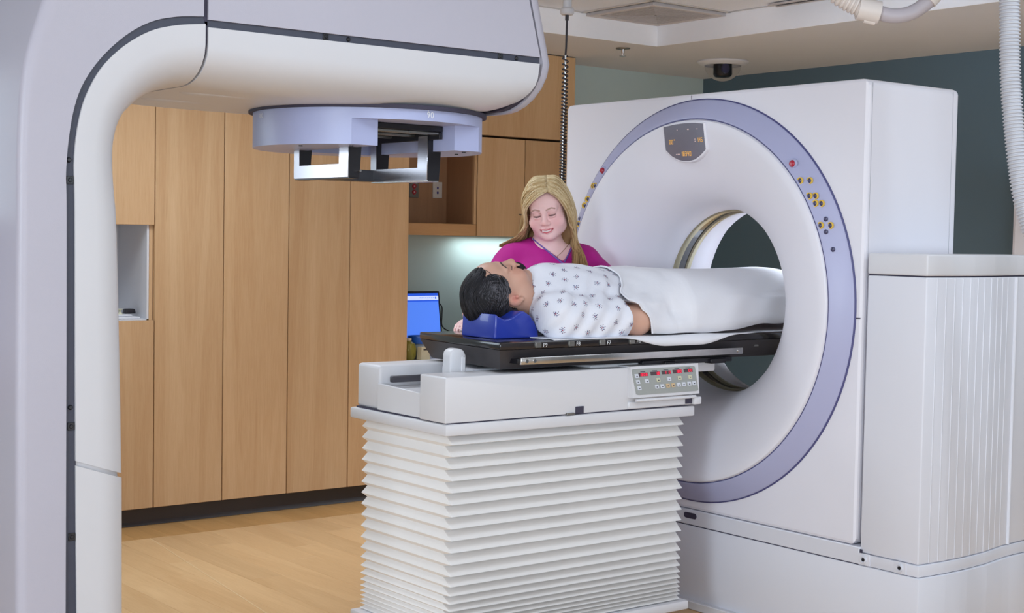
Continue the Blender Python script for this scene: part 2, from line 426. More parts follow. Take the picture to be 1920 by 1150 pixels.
# supply grille in the corner of the tile field
vt = thing('ceiling_vent', 'square louvred air vent in the corner of the raised ceiling tiles', 'vent', (5.44, 5.80, 2.63))
vx, vy = 5.455, 5.81
mb = MB()
for k in (0, 1):
    a, b_ = 0.235, 0.265
mb.box(vx - .265, vx + .265, vy - .265, vy - .235, 2.612, 2.632, 0.003, 1).box(vx - .265, vx + .265, vy + .235, vy + .265, 2.612, 2.632, 0.003, 1)
mb.box(vx - .265, vx - .235, vy - .235, vy + .235, 2.612, 2.632, 0.003, 1).box(vx + .235, vx + .265, vy - .235, vy + .235, 2.612, 2.632, 0.003, 1)
obj('vent_frame', mb, M['vent'], vt)
obj('backing', MB().box(vx - .235, vx + .235, vy - .235, vy + .235, 2.6335, 2.639), M['dark'], vt)
for k in range(9):                                    # nested square louvres
    h = 0.230 - k * 0.0245; t = .0115
    mb = MB()
    for s0, s1, q0, q1 in ((-h, h, -h, -h + t), (-h, h, h - t, h), (-h, -h + t, -h + t, h - t), (h - t, h, -h + t, h - t)): mb.box(vx + s0, vx + s1, vy + q0, vy + q1, 2.614, 2.621)
    obj('louvre', mb, M['vent'], vt, flat=True)
sd = thing('slot_diffuser', 'dark narrow slot diffuser along the soffit edge in the raised ceiling', 'vent', (5.66, 4.9, 2.63))
obj('slot', MB().box(5.655, 5.70, 4.45, 5.16, 2.6225, 2.6275), M['dark'], sd)
obj('slot_frame', MB().box(5.64, 5.655, 4.43, 5.18, 2.618, 2.628, .002, 1).box(5.70, 5.715, 4.43, 5.18, 2.618, 2.628, .002, 1), M['vent'], sd)

# dome camera on the soffit
dc = thing('dome_camera', 'smoked dome security camera on the soffit above the scanner', 'camera', (6.47, 6.29, 2.5))
obj('mount_ring', MB().lathe([(0, 0), (0.155, 0), (0.155, -0.008), (0.135, -0.022), (0.112, -0.026), (0.112, -0.012), (0, -0.012)], (6.47, 6.29, 2.499), n=40), M['white'], dc)
obj('dome', MB().lathe([(0.11 * math.cos(t), -0.02 - 0.10 * math.sin(t)) for t in np.linspace(0, math.pi / 2, 10)], (6.47, 6.29, 2.499), n=32), M['dome'], dc)
obj('camera_core', MB().lathe([(0, -0.012), (0.054, -0.012), (0.055, -0.078), (0.046, -0.090), (0, -0.092)], (6.47, 6.29, 2.499), n=24), M['black'], dc)
obj('lens', MB().lathe([(0, 0), (0.03, 0), (0.03, -0.012), (0.02, -0.016), (0, -0.012)], (6.43, 6.235, 2.45), axis='Y', n=20), M['dkbtn'], dc)
sp = thing('fire_sprinkler', 'small pendent fire sprinkler on the soffit beside the corner', 'sprinkler', (5.63, 6.26, 2.5))
obj('escutcheon', MB().lathe([(0, 0), (0.042, 0), (0.038, -0.006), (0.014, -0.009), (0, -0.009)], (5.63, 6.26, 2.499), n=24), M['steeldull'], sp)
obj('sprinkler_head', MB().lathe([(0, -.008), (0.010, -.008), (0.008, -.028), (0.004, -0.034), (0.004, -.042), (0.02, -.043), (.02, -.047), (0, -0.048)], (5.63, 6.26, 2.499), n=16), M['chrome'], sp)

# ------------------------------------------------------------------ casework
def panel(name, x0, x1, z0, z1, y, parent, m=None, t=0.019, r=0.0015):
    return obj(name, MB().box(x0, x1, y, y + t, z0, z1, r, 1), m or M['maple'], parent)
def tall(label, x0, x1, splits):
    r_ = thing('tall_cabinet', label, 'cabinet', ((x0 + x1) / 2, 6.8, 0), 'tall maple wardrobe cabinets')
    mb = MB().box(x0 + .001, x0 + .019, 6.561, 7.078, .09, 2.498).box(x1 - .019, x1 - .001, 6.561, 7.078, .09, 2.498)
    mb.box(x0 + .019, x1 - .019, 7.06, 7.078, .09, 2.498).box(x0 + .019, x1 - .019, 6.561, 7.06, 2.48, 2.498).box(x0 + .019, x1 - .019, 6.561, 7.06, .09, .108)
    obj('carcass', mb, M['mapledark'], r_, flat=True)
    obj('toe_kick', MB().box(x0, x1, 6.60, 6.615, 0.001, 0.09).prism([(6.585, .001), (6.60, .001), (6.60, .02), (6.596, .012)], 0, x0, x1), M['kick'], r_)
    for a, b_ in zip(splits[:-1], splits[1:]): panel('door', a + .0022, b_ - .0022, .092, 2.494, 6.54, r_)
    return r_
tall('pair of tall maple cabinet doors nearest the open white cubby', 2.93, 3.65, [2.93, 3.29, 3.65])
tall('pair of tall maple cabinet doors directly behind the treatment couch end', 3.65, 4.375, [3.65, 4.01, 4.375])
cb = thing('cubby_cabinet', 'maple cabinet column with an open white cubby beside the machine arm', 'cabinet', (2.74, 6.8, 0))
mb = MB().box(2.551, 2.57, 6.561, 7.078, .09, 2.498).box(2.911, 2.929, 6.561, 7.078, .09, 2.498).box(2.57, 2.911, 7.06, 7.078, .09, 2.498)
mb.box(2.57, 2.911, 6.561, 7.06, 2.48, 2.498).box(2.57, 2.911, 6.561, 7.06, .09, .108)
obj('carcass', mb, M['maple'], cb, flat=True)
obj('toe_kick', MB().box(2.55, 2.93, 6.60, 6.615, 0.001, 0.09).prism([(6.585, .001), (6.60, .001), (6.60, .02), (6.596, .012)], 0, 2.55, 2.93), M['kick'], cb)
panel('door', 2.552, 2.928, 1.442, 2.494, 6.54, cb); panel('door', 2.552, 2.928, .092, .990, 6.54, cb)
mb = MB().box(2.571, 2.910, 6.9, 6.91, .995, 1.455).box(2.571, 2.581, 6.562, 6.9, .995, 1.455).box(2.900, 2.910, 6.562, 6.9, .995, 1.455)
mb.box(2.581, 2.900, 6.562, 6.9, .985, .995).box(2.581, 2.900, 6.562, 6.9, 1.455, 1.465)
obj('cubby_lining', mb, M['cubby'], cb, flat=True, label='white melamine lining of the cubby')
wt = thing('white_tray', 'flat white tray with a small knob in the open cubby', 'tray', (2.74, 6.64, .996))
obj('tray_body', MB().box(2.60, 2.875, 6.575, 6.72, .9955, 1.006, .003, 1).box(2.60, 2.845, 6.60, 6.72, 1.006, 1.016, .003, 1), M['cubby'], wt)
obj('knob', MB().lathe([(0, 0), (.012, 0), (.010, .006), (.005, .010), (.007, .018), (.014, .022), (.015, .026), (0, .027)], (2.80, 6.64, 1.016), n=16), M['btncream'], wt)
bc = obj('black_cap', MB().prism([(2.832, 1.0165), (2.886, 1.0165), (2.882, 1.036), (2.876, 1.04), (2.842, 1.04), (2.836, 1.036)], 1, 6.65, 6.69, .003, 2), M['black'])
tag(bc, 'small black plastic cap on the white cubby tray', 'cap')

uc = thing('open_wall_shelf', 'open maple wall shelf unit holding the wall outlets', 'shelf', (4.69, 6.93, 1.416))
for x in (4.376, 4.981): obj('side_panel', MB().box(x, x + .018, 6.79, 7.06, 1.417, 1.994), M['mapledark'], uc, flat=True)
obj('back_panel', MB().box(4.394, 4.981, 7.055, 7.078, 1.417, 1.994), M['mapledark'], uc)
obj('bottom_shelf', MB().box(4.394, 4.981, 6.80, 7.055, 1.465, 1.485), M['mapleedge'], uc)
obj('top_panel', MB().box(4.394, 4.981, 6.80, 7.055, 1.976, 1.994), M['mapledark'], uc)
obj('front_rail', MB().box(4.377, 4.997, 6.779, 6.80, 1.417, 1.483, .0015, 1), M['mapleedge'], uc)
obj('face_stile', MB().box(4.979, 4.997, 6.779, 6.80, 1.484, 1.994, .0015, 1), M['maple'], uc)
ud = thing('wall_cabinet', 'maple wall cabinet with two doors behind the standing woman', 'cabinet', (5.36, 6.93, 1.416))
obj('carcass', MB().box(5.001, 5.719, 6.80, 7.078, 1.418, 1.986), M['mapledark'], ud)
d1 = panel('door', 5.003, 5.344, 1.417, 1.984, 6.779, ud); d2 = panel('door', 5.348, 5.718, 1.417, 1.984, 6.779, ud)
for d_, hx in ((d1, 5.312), (d2, 5.38)):
    obj('handle', MB().tube([(hx, 6.779, 1.462), (hx, 6.752, 1.464), (hx, 6.748, 1.475), (hx, 6.748, 1.535), (hx, 6.752, 1.545), (hx, 6.779, 1.547)], .004, 8), M['steeldull'], d_)
ut = thing('top_wall_cabinet', 'upper row of maple wall cabinets touching the soffit', 'cabinet', (5.05, 6.93, 2.0))
obj('carcass', MB().box(4.377, 5.719, 6.80, 7.078, 1.996, 2.498), M['mapledark'], ut)
panel('door', 4.379, 4.997, 1.998, 2.494, 6.779, ut); panel('door', 5.001, 5.718, 1.998, 2.494, 6.779, ut)

ct = obj('worktop', MB().box(4.377, 5.80, 6.46, 7.078, .705, .74, .004, 2), M['counter'])
tag(ct, 'laminate worktop below the wall cabinets holding two monitors', 'worktop')
bcab = thing('base_cabinet', 'maple base cabinet carrying the worktop behind the couch', 'cabinet', (5.05, 6.8, 0))
obj('carcass', MB().box(4.378, 5.78, 6.52, 7.078, .09, .704), M['mapledark'], bcab)
obj('toe_kick', MB().box(4.378, 5.78, 6.58, 6.595, .001, .09), M['kick'], bcab)
for k in range(4): panel('door', 4.38 + k * .35, 4.38 + k * .35 + .347, .094, .70, 6.50, bcab)

# outlets
def outlet_steel():
    t_ = thing('red_outlet', 'steel plate with two red receptacles at the shelf back', 'outlet', (4.748, 7.05, 1.68))
    obj('cover_plate', MB().box(4.715, 4.781, 7.049, 7.055, 1.632, 1.727, .002, 1), M['platesteel'], t_)
    for z in (1.697, 1.664):
        q = obj('receptacle', MB().lathe([(0, -.004), (.013, -.004), (.0145, -.002), (.0145, .001)], (4.748, 7.049, z), axis='Y', n=20), M['redout'], t_)
        obj('slot', MB().box(4.7445, 4.7462, 7.0442, 7.0458, z - .005, z + .004).box(4.7498, 4.7515, 7.0442, 7.0458, z - .005, z + .004), M['inkwhite'], q)
    obj('label_strip', MB().box(4.727, 4.770, 7.0478, 7.0492, 1.713, 1.723), M['plate'], t_)
outlet_steel()
t_ = thing('data_outlet', 'ivory data plate with two purple ports at the shelf back', 'outlet', (4.913, 7.05, 1.68))
obj('cover_plate', MB().box(4.880, 4.946, 7.049, 7.055, 1.634, 1.728, .002, 1), M['plate'], t_)
for z in (1.692, 1.665): obj('port', MB().box(4.907, 4.919, 7.046, 7.0495, z - .007, z + .007, .001, 1), M['purple'], t_)
t_ = thing('power_outlet', 'white wall outlet with plugged cords beside the blue monitor', 'outlet', (4.94, 7.07, 1.03))
obj('cover_plate', MB().box(4.885, 4.955, 7.07, 7.079, .945, 1.08, .003, 1), M['plate'], t_)
for z in (1.035, .985): obj('plug', MB().box(4.912, 4.934, 7.045, 7.0705, z - .014, z + .014, .004, 1), M['bezel'], t_)
obj('plug_cord', MB().tube(spline([(4.92, 7.046, 1.03), (4.935, 7.02, 1.0), (4.93, 7.01, .95), (4.925, 7.0, .89), (4.96, 6.99, .86), (5.02, 7.0, .842), (5.06, 7.01, .80), (5.07, 7.01, .744)], 6), .004, 6), M['bezel'], t_)

# monitors
mo = thing('computer_monitor', 'black monitor showing a blue screen beside the tall cabinets', 'monitor', (4.56, 6.76, .741))
def tilt(p, hx): return (p[0] + (1.10 - p[2]) * hx, p[1], p[2])
mb = MB().box(4.388, 4.742, 6.77, 6.805, .80, 1.105, .006, 2); mb.v = [tilt(p, 0.11) for p in mb.v]; obj('housing', mb, M['bezel'], mo)
mb = MB().box(4.40, 4.727, 6.7675, 6.7702, .815, 1.054); mb.v = [tilt(p, 0.11) for p in mb.v]; so_ = obj('screen', mb, M['screen'], mo)
mb = MB().box(4.40, 4.727, 6.7655, 6.7674, 1.078, 1.092).box(4.40, 4.727, 6.7655, 6.7674, 1.046, 1.054); mb.v = [tilt(p, 0.11) for p in mb.v]; obj('title_bar', mb, M['screenbar'], mo)
mb = MB().box(4.40, 4.727, 6.7655, 6.7674, 1.0545, 1.0775); mb.v = [tilt(p, 0.11) for p in mb.v]; obj('toolbar', mb, M['screenwhite'], mo)
mb = MB()
for k in range(9): mb.box(4.60 + k * .013, 4.60 + k * .013 + .008, 6.7645, 6.7654, 1.066, 1.0685)
mb.box(4.705, 4.713, 6.7645, 6.7654, 1.06, 1.072); mb.v = [tilt(p, 0.11) for p in mb.v]; obj('toolbar_marks', mb, M['screenbar'], mo)
obj('stand', MB().box(4.50, 4.58, 6.80, 6.83, .755, .95, .004, 1).lathe([(0, 0), (.11, 0), (.11, .008), (.09, .016), (0, .016)], (4.54, 6.82, .741), n=28), M['bezel'], mo)
m2 = thing('computer_monitor', 'second black monitor mostly hidden behind the patient head', 'monitor', (5.2, 6.78, .741))
mb = MB().box(4.985, 5.38, 6.78, 6.815, .80, 1.09, .006, 2); mb.v = [(p[0] - (1.09 - p[2]) * .28, p[1], p[2]) for p in mb.v]; obj('housing', mb, M['bezel'], m2)
mb = MB().box(4.998, 5.367, 6.7775, 6.7802, .815, 1.076); mb.v = [(p[0] - (1.09 - p[2]) * .28, p[1], p[2]) for p in mb.v]; obj('screen', mb, M['leddark'], m2)
obj('stand', MB().box(5.13, 5.21, 6.81, 6.84, .755, .95, .004, 1).lathe([(0, 0), (.11, 0), (.11, .008), (.09, .016), (0, .016)], (5.17, 6.83, .741), n=28), M['bezel'], m2)
# small things on the worktop
tb = thing('lidded_tub', 'grey plastic tub with a bright blue lid below the monitor', 'tub', (4.535, 6.65, .741))
obj('tub_body', MB().lathe([(0, 0), (.055, 0), (.066, .085), (.064, .085), (0, .084)], (4.535, 6.65, .741), n=28), M['tub'], tb)
obj('tub_lid', MB().lathe([(0, .102), (.055, .101), (.062, .122), (.070, .124), (.073, .118), (.072, .084), (.0665, .083)], (4.535, 6.65, .741), n=28), M['lid'], tb)
oj = thing('olive_jug', 'olive translucent jug beside the tall cabinet edge', 'jug', (4.428, 6.61, .741))
obj('jug_body', MB().lathe([(0, 0), (.035, 0), (.044, .02), (.046, .06), (.036, .088), (.018, .098), (.016, .104), (0, .104)], (4.428, 6.61, .741), n=24), M['olive'], oj)
obj('jug_cap', MB().lathe([(0, .104), (.018, .104), (.018, .116), (0, .117)], (4.428, 6.61, .741), n=20), M['beige'], oj)
bb = thing('dispenser_box', 'small beige dispenser box with a slot next to the tub', 'box', (4.49, 6.56, .741))
obj('box_body', MB().prism([(4.462, .741), (4.525, .741), (4.515, .812), (4.468, .812)], 1, 6.535, 6.58, .003, 1), M['beige'], bb)
obj('slot', MB().box(4.478, 4.506, 6.5335, 6.5355, .795, .801), M['dark'], bb)

# pale equipment cabinet by the dark wall
ec = thing('equipment_cabinet', 'tall pale grey equipment cabinet against the dark teal wall', 'cabinet', (6.98, 4.2, 0))
obj('cabinet_body', MB().box(6.88, 7.09, 3.6, 4.535, .04, 1.80, .01, 2), M['cover'], ec)
obj('plinth', MB().box(6.90, 7.08, 3.62, 4.52, .001, .04), M['kick'], ec)
obj('door', MB().box(6.868, 6.88, 3.62, 4.515, .08, 1.77, .003, 1), M['cover'], ec)

# ================================================================== RADIOTHERAPY MACHINE (C-shaped gantry)
YN, YF = 3.57, 4.47
la = thing('radiotherapy_machine', 'large white and lavender grey C-shaped treatment machine in the left foreground', 'machine', (1.5, 4.02, 0))
def section(S, I, rb, a1, yn=YN, yf=YF, n=7):
    """closed loop from S round the near corner to I, across and back on the far side"""
    S, I = np.array(S), np.array(I); out = []
    th = [None] + list(np.linspace(0, math.pi / 2, n))
    near = []
    for t in th:
        a, b_ = (0, 0) if t is None else (a1 + (1 - a1) * math.sin(t), rb * (1 - math.cos(t)))
        p = S + (I - S) * a; near.append((p[0], yn + b_, p[1]))
    far = [(p[0], yf - (p[1] - yn), p[2]) for p in near[::-1]]
    return near + far
def loft(rows, warp=None):
    mb = MB()
    if warp: rows = [[warp(p) for p in r_] for r_ in rows]
    n = len(rows[0]); mb.grid(rows, False, True)
    k = len(mb.v); mb.f.append(tuple(range(n))); mb.f.append(tuple(range(k - n, k))); return mb
def dense(pts, n=5): return [tuple(p) for p in spline(pts, n)]
pairs_in = dense([(1.391, .834, 1.530, .786), (1.389, 1.10, 1.523, 1.09), (1.387, 1.458, 1.512, 1.47), (1.385, 1.60, 1.512, 1.60), (1.399, 1.702, 1.521, 1.66),
                  (1.422, 1.769, 1.540, 1.705), (1.46, 1.832, 1.568, 1.737), (1.519, 1.889, 1.604, 1.766), (1.588, 1.931, 1.645, 1.787), (1.66, 1.952, 1.69, 1.802), (1.738, 1.963, 1.738, 1.810)])
def rbx(p): t = min(max((p[3] - 1.45) / .36, 0), 1); return .05 + .10 * t, .45 - .1 * t
obj('inner_cover', loft([section(p[:2], p[2:], *rbx(p)) for p in pairs_in]), M['cream'], la, label='cream upper inner cover of the column')
low = [(1.396, .12, 1.533, .10), (1.395, .446, 1.533, .42), (1.391, .822, 1.531, .774)]
obj('inner_cover', loft([section(p[:2], p[2:], .05, .45) for p in low]), M['cream'], la, label='cream lower inner cover of the column')
obj('cover_joint', loft([section(p[:2], (p[2] - .008, p[3]), .05, .45, YN + .009, YF - .009) for p in ((1.394, .80, 1.531, .75), (1.392, .85, 1.530, .80))]), M['cream'], la)
def warp(p):
    t = max(0, (p[0] - 1.75) / 1.12) ** 2; dz = max(-.25, min(.25, p[2] - 1.99)); return (p[0] - t * 1.3 * dz * dz, p[1], p[2])
arm_x = [1.746, 1.85, 1.95, 2.1, 2.3, 2.5, 2.65, 2.75, 2.82, 2.868]
arm_u = [1.810, 1.806, 1.803, 1.801, 1.80, 1.80, 1.80, 1.803, 1.812, 1.828]
rows = [section((x, 1.955), (x, u), .155, .36) for x, u in zip(arm_x, arm_u)]
obj('arm_lower_cover', loft(rows, warp), M['cream'], la, label='cream underside cover of the arm')
rows = [section((x, 1.975), (x, 2.38), .12, .6) for x in arm_x]
obj('arm_upper_cover', loft(rows, warp), M['grey'], la, label='lavender grey side cover of the arm')
rows = [section((x, 1.954), (x, 1.976), .0, .5, YN + .006, YF - .006, 2) for x in arm_x]
strip_a = obj('trim_strip', loft(rows, warp), M['strip'], la, label='charcoal trim strip along the arm')
pairs_out = dense([(1.366, .12, 1.245, .12), (1.366, 1.0, 1.243, 1.0), (1.365, 1.457, 1.245, 1.44), (1.364, 1.572, 1.247, 1.65), (1.377, 1.688, 1.258, 1.80), (1.402, 1.772, 1.285, 1.91),
                   (1.45, 1.846, 1.325, 2.02), (1.518, 1.912, 1.39, 2.13), (1.588, 1.954, 1.48, 2.23), (1.66, 1.974, 1.59, 2.32), (1.733, 1.982, 1.733, 2.38)])
obj('column_cover', loft([section(p[:2], p[2:], .022, .78) for p in pairs_out]), M['grey'], la, label='lavender grey outer cover of the column')
Sin = [(1.396, .12), (1.390, 1.0)] + [(p[0], p[1]) for p in pairs_in[10::5]]
S_in = dense([(1.396, .12), (1.391, 1.0), (1.387, 1.458), (1.385, 1.60), (1.399, 1.702), (1.422, 1.769), (1.46, 1.832), (1.519, 1.889), (1.588, 1.931), (1.66, 1.952), (1.738, 1.963)])
S_out = [p[:2] for p in pairs_out]
strip_c = obj('trim_strip', loft([section((a[0] + .001, a[1]), (b_[0] - .001, b_[1]), 0, .5, YN + .006, YF - .006, 2) for a, b_ in zip(S_in, S_out)]), M['strip'], la, label='charcoal trim strip curving up the column')
# core that closes the dark joint between column and arm, and the joint line itself
obj('joint', loft([section((x, 1.97), (x, 1.822), .155, .36, YN + .007, YF - .007) for x in (1.728, 1.752)]), M['seam'], la)
obj('joint', loft([section((x, 1.96), (x, 2.37), .12, .6, YN + .007, YF - .007) for x in (1.726, 1.754)]), M['seam'], la)
# end cap
def outline(s, n=6):
    return [((y - 4.02) * s + 4.02, (z - 2.09) * s + 2.09) for y, z in rrect(YN + .004, YF - .004, 1.806, 2.38, .15, n)]
def capwarp(p): dz = max(-.25, min(.25, p[2] - 1.99)); return (p[0] - 1.3 * dz * dz, p[1], p[2])
mb = loft([[(x, y, z) for y, z in outline(s)] for x, s in ((2.86, .975), (2.884, .975))], capwarp); obj('end_gap', mb, M['seam'], la)
mb = loft([[(x, y, z) for y, z in outline(s)] for x, s in ((2.884, 1.0), (2.90, 1.0), (2.913, .99), (2.921, .965), (2.925, .92))], capwarp); obj('end_cap', mb, M['grey'], la)
for x, z, par, sq in ((1.372, 1.59, strip_c, 0), (1.375, 1.54, strip_c, 1), (1.378, .97, strip_c, 0), (1.380, .922, strip_c, 1), (1.383, .641, strip_c, 1), (2.104, 1.966, strip_a, 1), (2.178, 1.965, strip_a, 0), (2.716, 1.966, strip_a, 1), (2.778, 1.965, strip_a, 0)):
    mb = MB()
    if sq: mb.box(x - .009, x + .009, YN + .003, YN + .008, z - .010, z + .010, .001, 1)
    mb.lathe([(0, -.004), (.004, -.004), (.0065, -.001), (.0065, .006)], (x, YN + .005, z), axis='Y', n=14)
    obj('screw', mb, M['screw'], par)
for x, y, rx, ry in ((1.93, 3.86, .13, .05), (1.93, 4.12, .13, .05)):      # shallow oval pads under the arm
    mb = MB().lathe([(0, -.004), (.7, -.004), (.9, -.0025), (1.0, 0)], (0, 0, 0), n=32); mb.v = [(x + p[0] * rx, y + p[1] * ry, 1.8075 + p[2] * 1.6) for p in mb.v]
    obj('access_pad', mb, M['cream'], la)
# rotating drum and stand behind the column (outside the frame)
obj('drum', MB().lathe([(0, -1.22), (.24, -1.22), (.26, -1.20), (.26, .10), (.24, .12), (0, .12)], (1.12, 4.02, 1.184), axis='X', n=48), M['grey'], la)
obj('stand', MB().box(-.65, -.08, 3.42, 4.62, 0.001, 2.30, .03, 3), M['white'], la)
# collimator head
hx, hy, hr = 2.527, 4.02, .365
cl = obj('collimator', MB().lathe([(0, 0), (hr, 0), (hr, .036), (hr - .003, .039), (0, .039)], (hx, hy, 1.761), n=96), M['lav'], la, label='lavender blue rotating head below the arm')
obj('head_gap', MB().lathe([(0, 0), (hr + .014, 0), (hr + .014, .012), (0, .012)], (hx, hy, 1.7935), n=64), M['seam'], la)
a0 = math.asin((3.74 - hy) / hr); poly = [(2.385, 3.74), (2.385, 4.24), (2.668, 4.24), (2.668, 3.74)]
poly += [(hx + hr * math.cos(t), hy + hr * math.sin(t)) for t in np.linspace(a0, math.pi - a0, 64)]
obj('lower_ring', MB().prism(poly, 2, 1.684, 1.7615), M['lav'], cl, ang=30)
obj('scale_mark', text_mb(MB(), '90', (2.516, 3.6535, 1.778), (1, 0, 0), (0, 0, 1), .026).box(2.5085, 2.5097, 3.6535, 3.6545, 1.784, 1.7985), M['inkwhite'], cl, flat=True, label='white 90 scale mark')
obj('scale_mark', text_mb(MB(), '180', (hx - hr - .0015, 4.055, 1.775), (0, -1, 0), (0, 0, 1), .02), M['inkwhite'], cl, flat=True)
for px_, py_ in ((2.23, 3.93), (2.33, 3.80), (2.74, 3.79), (2.79, 3.9)): obj('screw', MB().lathe([(0, -.003), (.006, -.003), (.006, .001)], (px_, py_, 1.684), n=12), M['screw'], cl)
# accessory holder in the channel
ah = obj('accessory_holder', MB().box(2.388, 2.665, 3.80, 4.235, 1.742, 1.7605, .002, 1), M['black'], la, label='black accessory holder in the head channel')
for y in (3.815, 3.95, 4.08): obj('slide_bar', MB().box(2.392, 2.66, y - .012, y + .012, 1.733, 1.742, .002, 1), M['steeldull'], ah)
for x in (2.39, 2.651): obj('slide_rail', MB().box(x, x + .012, 3.80, 4.23, 1.72, 1.741, .001, 1), M['black'], ah)
obj('screw', MB().lathe([(0, -.002), (.004, -.002), (.004, .001)], (2.54, 3.8, 1.736), axis='Y', n=10), M['chrome'], ah)
tr = obj('accessory_tray', MB().box(2.362, 2.695, 4.18, 4.20, 1.592, 1.632, .001, 1).box(2.400, 2.65, 4.12, 4.18, 1.592, 1.597), M['black'], la, label='black back bar of the hanging accessory tray')
for x0, x1 in ((2.356, 2.400), (2.648, 2.697)):
    yl, yh = 3.86, 4.195
    # plate facing the column: bottom bar plus two legs
    mb = MB().prism([(yl, 1.592), (yh, 1.592), (yh, 1.733), (yh - .034, 1.733), (yh - .036, 1.634), (yl + .056, 1.634), (yl + .052, 1.733), (yl, 1.733)], 0, x0, x0 + .006, .0008, 1)
    obj('tray_plate', mb, M['glare'], tr, label='side plate with glare put into its bright metal')
    for y0, y1 in ((yl - .003, yl + .003), (yh - .036, yh - .030)):
        wtop = .002
        mb = MB().prism([(x0 + .001, 1.592), (x1 - .004, 1.592), (x1 + wtop, 1.684), (x1 + wtop, 1.70), (x1 - .012, 1.70), (x1 - .012, 1.742), (x0 + .001, 1.742)], 1, y0, y1, .0008, 1)
        obj('tray_leg', mb, M['black'], tr)
    obj('tray_foot', MB().box(x0 + .004, x1 - .004, yl, yh, 1.588, 1.5935, .001, 1), M['steel'] if x0 > 2.5 else M['black'], tr)
obj('knob', MB().lathe([(0, -.012), (.004, -.012), (.005, -.004), (.003, 0)], (2.392, 3.857, 1.612), axis='Y', n=12), M['steel'], tr)

# ================================================================== TREATMENT COUCH
co = thing('treatment_couch', 'white pleated treatment couch pedestal with a long black tabletop', 'couch', (3.2, 4.02, 0))
obj('floor_plate', MB().box(2.66, 3.735, 3.735, 4.31, .085, .118, .006, 2), M['white'], co)
obj('pedestal', MB().box(2.80, 3.60, 3.84, 4.20, .001, .085), M['kick'], co)
# bellows: pleats get tighter towards the floor
zs = [.783]; k = 0
while zs[-1] > .135:
    zs.append(zs[-1] - min(.0385, max(.0085, .010 + (zs[-1] - .13) * .115)))
zs[-1] = .118
rows = []
bx0, bx1, by0, by1 = 2.688, 3.706, 3.752, 4.290
def ringpts(dn, dx, df, z):
    a, b_, e, f_ = bx0 + abs(dx) * .45, bx1 - dx, by0 + dn, by1 - df
    return [(a, e, z), (b_, e, z), (b_, f_, z), (a, f_, z)]
rows.append(ringpts(.035, .006, .02, .792))
for i in range(len(zs) - 1):
    zt, zb = zs[i], zs[i + 1]; zp = zb + .30 * (zt - zb)
    rows.append(ringpts(.054, -.020, .024, zt)); rows.append(ringpts(.0, .0, .0, zp))
rows.append(ringpts(.045, .010, .02, .118))
obj('bellows', MB().grid(rows, False, True), M['bellows'], co, ang=12, label='white pleated bellows skirt')
obj('apron_plate', MB().box(2.655, 3.752, 3.744, 4.318, .785, .822, .006, 2), M['white'], co)
# top housing
hs = obj('near_housing', MB().prism([(2.656, .826), (3.745, .826), (3.745, .972), (2.66, .972), (2.656, .968)], 1, 3.75, 3.893, .006, 3), M['white'], co, label='white housing along the near side')
obj('far_housing', MB().box(2.672, 3.745, 4.160, 4.300, .826, .976, .012, 3), M['white'], co, label='white housing along the far side')
obj('end_panel', MB().prism([(3.894, .828), (4.159, .828), (4.159, .917), (3.894, .908)], 0, 2.664, 2.676, .002, 1), M['white'], co)
obj('tray_floor', MB().box(2.677, 3.74, 3.894, 4.159, .84, .905), M['white'], co)
for x0, y in ((2.69, 4.115), (2.70, 3.912)):
    obj('slide_rod', MB().box(x0, 3.55, y - .010, y + .010, .922, .944, .004, 2), M['rubber'], co)
obj('drive_block', MB().box(2.90, 3.70, 3.94, 4.12, .906, .972, .006, 2), M['cover'], co)
obj('underside_gap', MB().box(2.668, 3.742, 3.756, 4.296, .8215, .828), M['seam'], co)
obj('notch', MB().box(3.192, 3.228, 3.747, 3.752, .8265, .850, .001, 1), M['seam'], hs)
obj('latch', MB().box(3.15, 3.185, 3.742, 3.752, .823, .831, .002, 1), M['steeldull'], hs)
# white release handle
obj('release_handle', MB().prism([(2.793, .905), (2.858, .905), (2.858, 1.022), (2.848, 1.040), (2.832, 1.046), (2.812, 1.046), (2.797, 1.038), (2.793, 1.026)], 1, 3.92, 3.965, .008, 3).box(2.835, 2.852, 3.914, 3.921, .92, 1.02, .003, 1), M['white'], co)
# control panel
cpn = obj('control_panel', MB().hexa([(3.430, 3.724, .868), (3.752, 3.724, .868), (3.752, 3.80, .868), (3.430, 3.80, .868), (3.424, 3.734, .9765), (3.752, 3.734, .9765), (3.752, 3.80, .9765), (3.424, 3.80, .9765)]), M['white'], co, flat=True, label='white slanted keypad console')
pz = Vector((0, -.0101, -.1085)).normalized(); pu = Vector((-.055, .0, .1)).normalized()
def onp(u, v):                       # u 0..1 across, v 0..1 up the slanted face
    b_ = Vector((3.430, 3.724, .868)); t_ = Vector((3.424, 3.734, .9765))
    p = b_.lerp(t_, v); return Vector((p.x + (3.752 - p.x) * u, p.y, p.z))
def ptile(mb, u0, u1, v0, v1, d0, d1):
    pts = [onp(u0, v0), onp(u1, v0), onp(u1, v1), onp(u0, v1)]; n = Vector((0, -1, -.09)).normalized()
    return mb.hexa([p + n * d0 for p in pts] + [p + n * d1 for p in pts])
def skew(u, v): return u + .05 * (1 - v)          # the keypad leans
def pbox(mb, uc, vc, wu, hv, d0, d1, sk=True):
    pts = []
    for du, dv in ((-1, -1), (1, -1), (1, 1), (-1, 1)):
        v = vc + dv * hv / 2; u = uc + du * wu / 2
        pts.append(onp(u - (v - .5) * .06 if sk else u, v))
    n = Vector((0, -1, -.09)).normalized()
    return mb.hexa([p + n * d0 for p in pts] + [p + n * d1 for p in pts])
n_ = Vector((0, -1, -.09)).normalized(); mb = MB(); lo = []
for q, (u, v) in enumerate(rrect(.03, .965, .09, .92, .045, 4)): lo.append(onp(u - (v - .5) * .05, v))
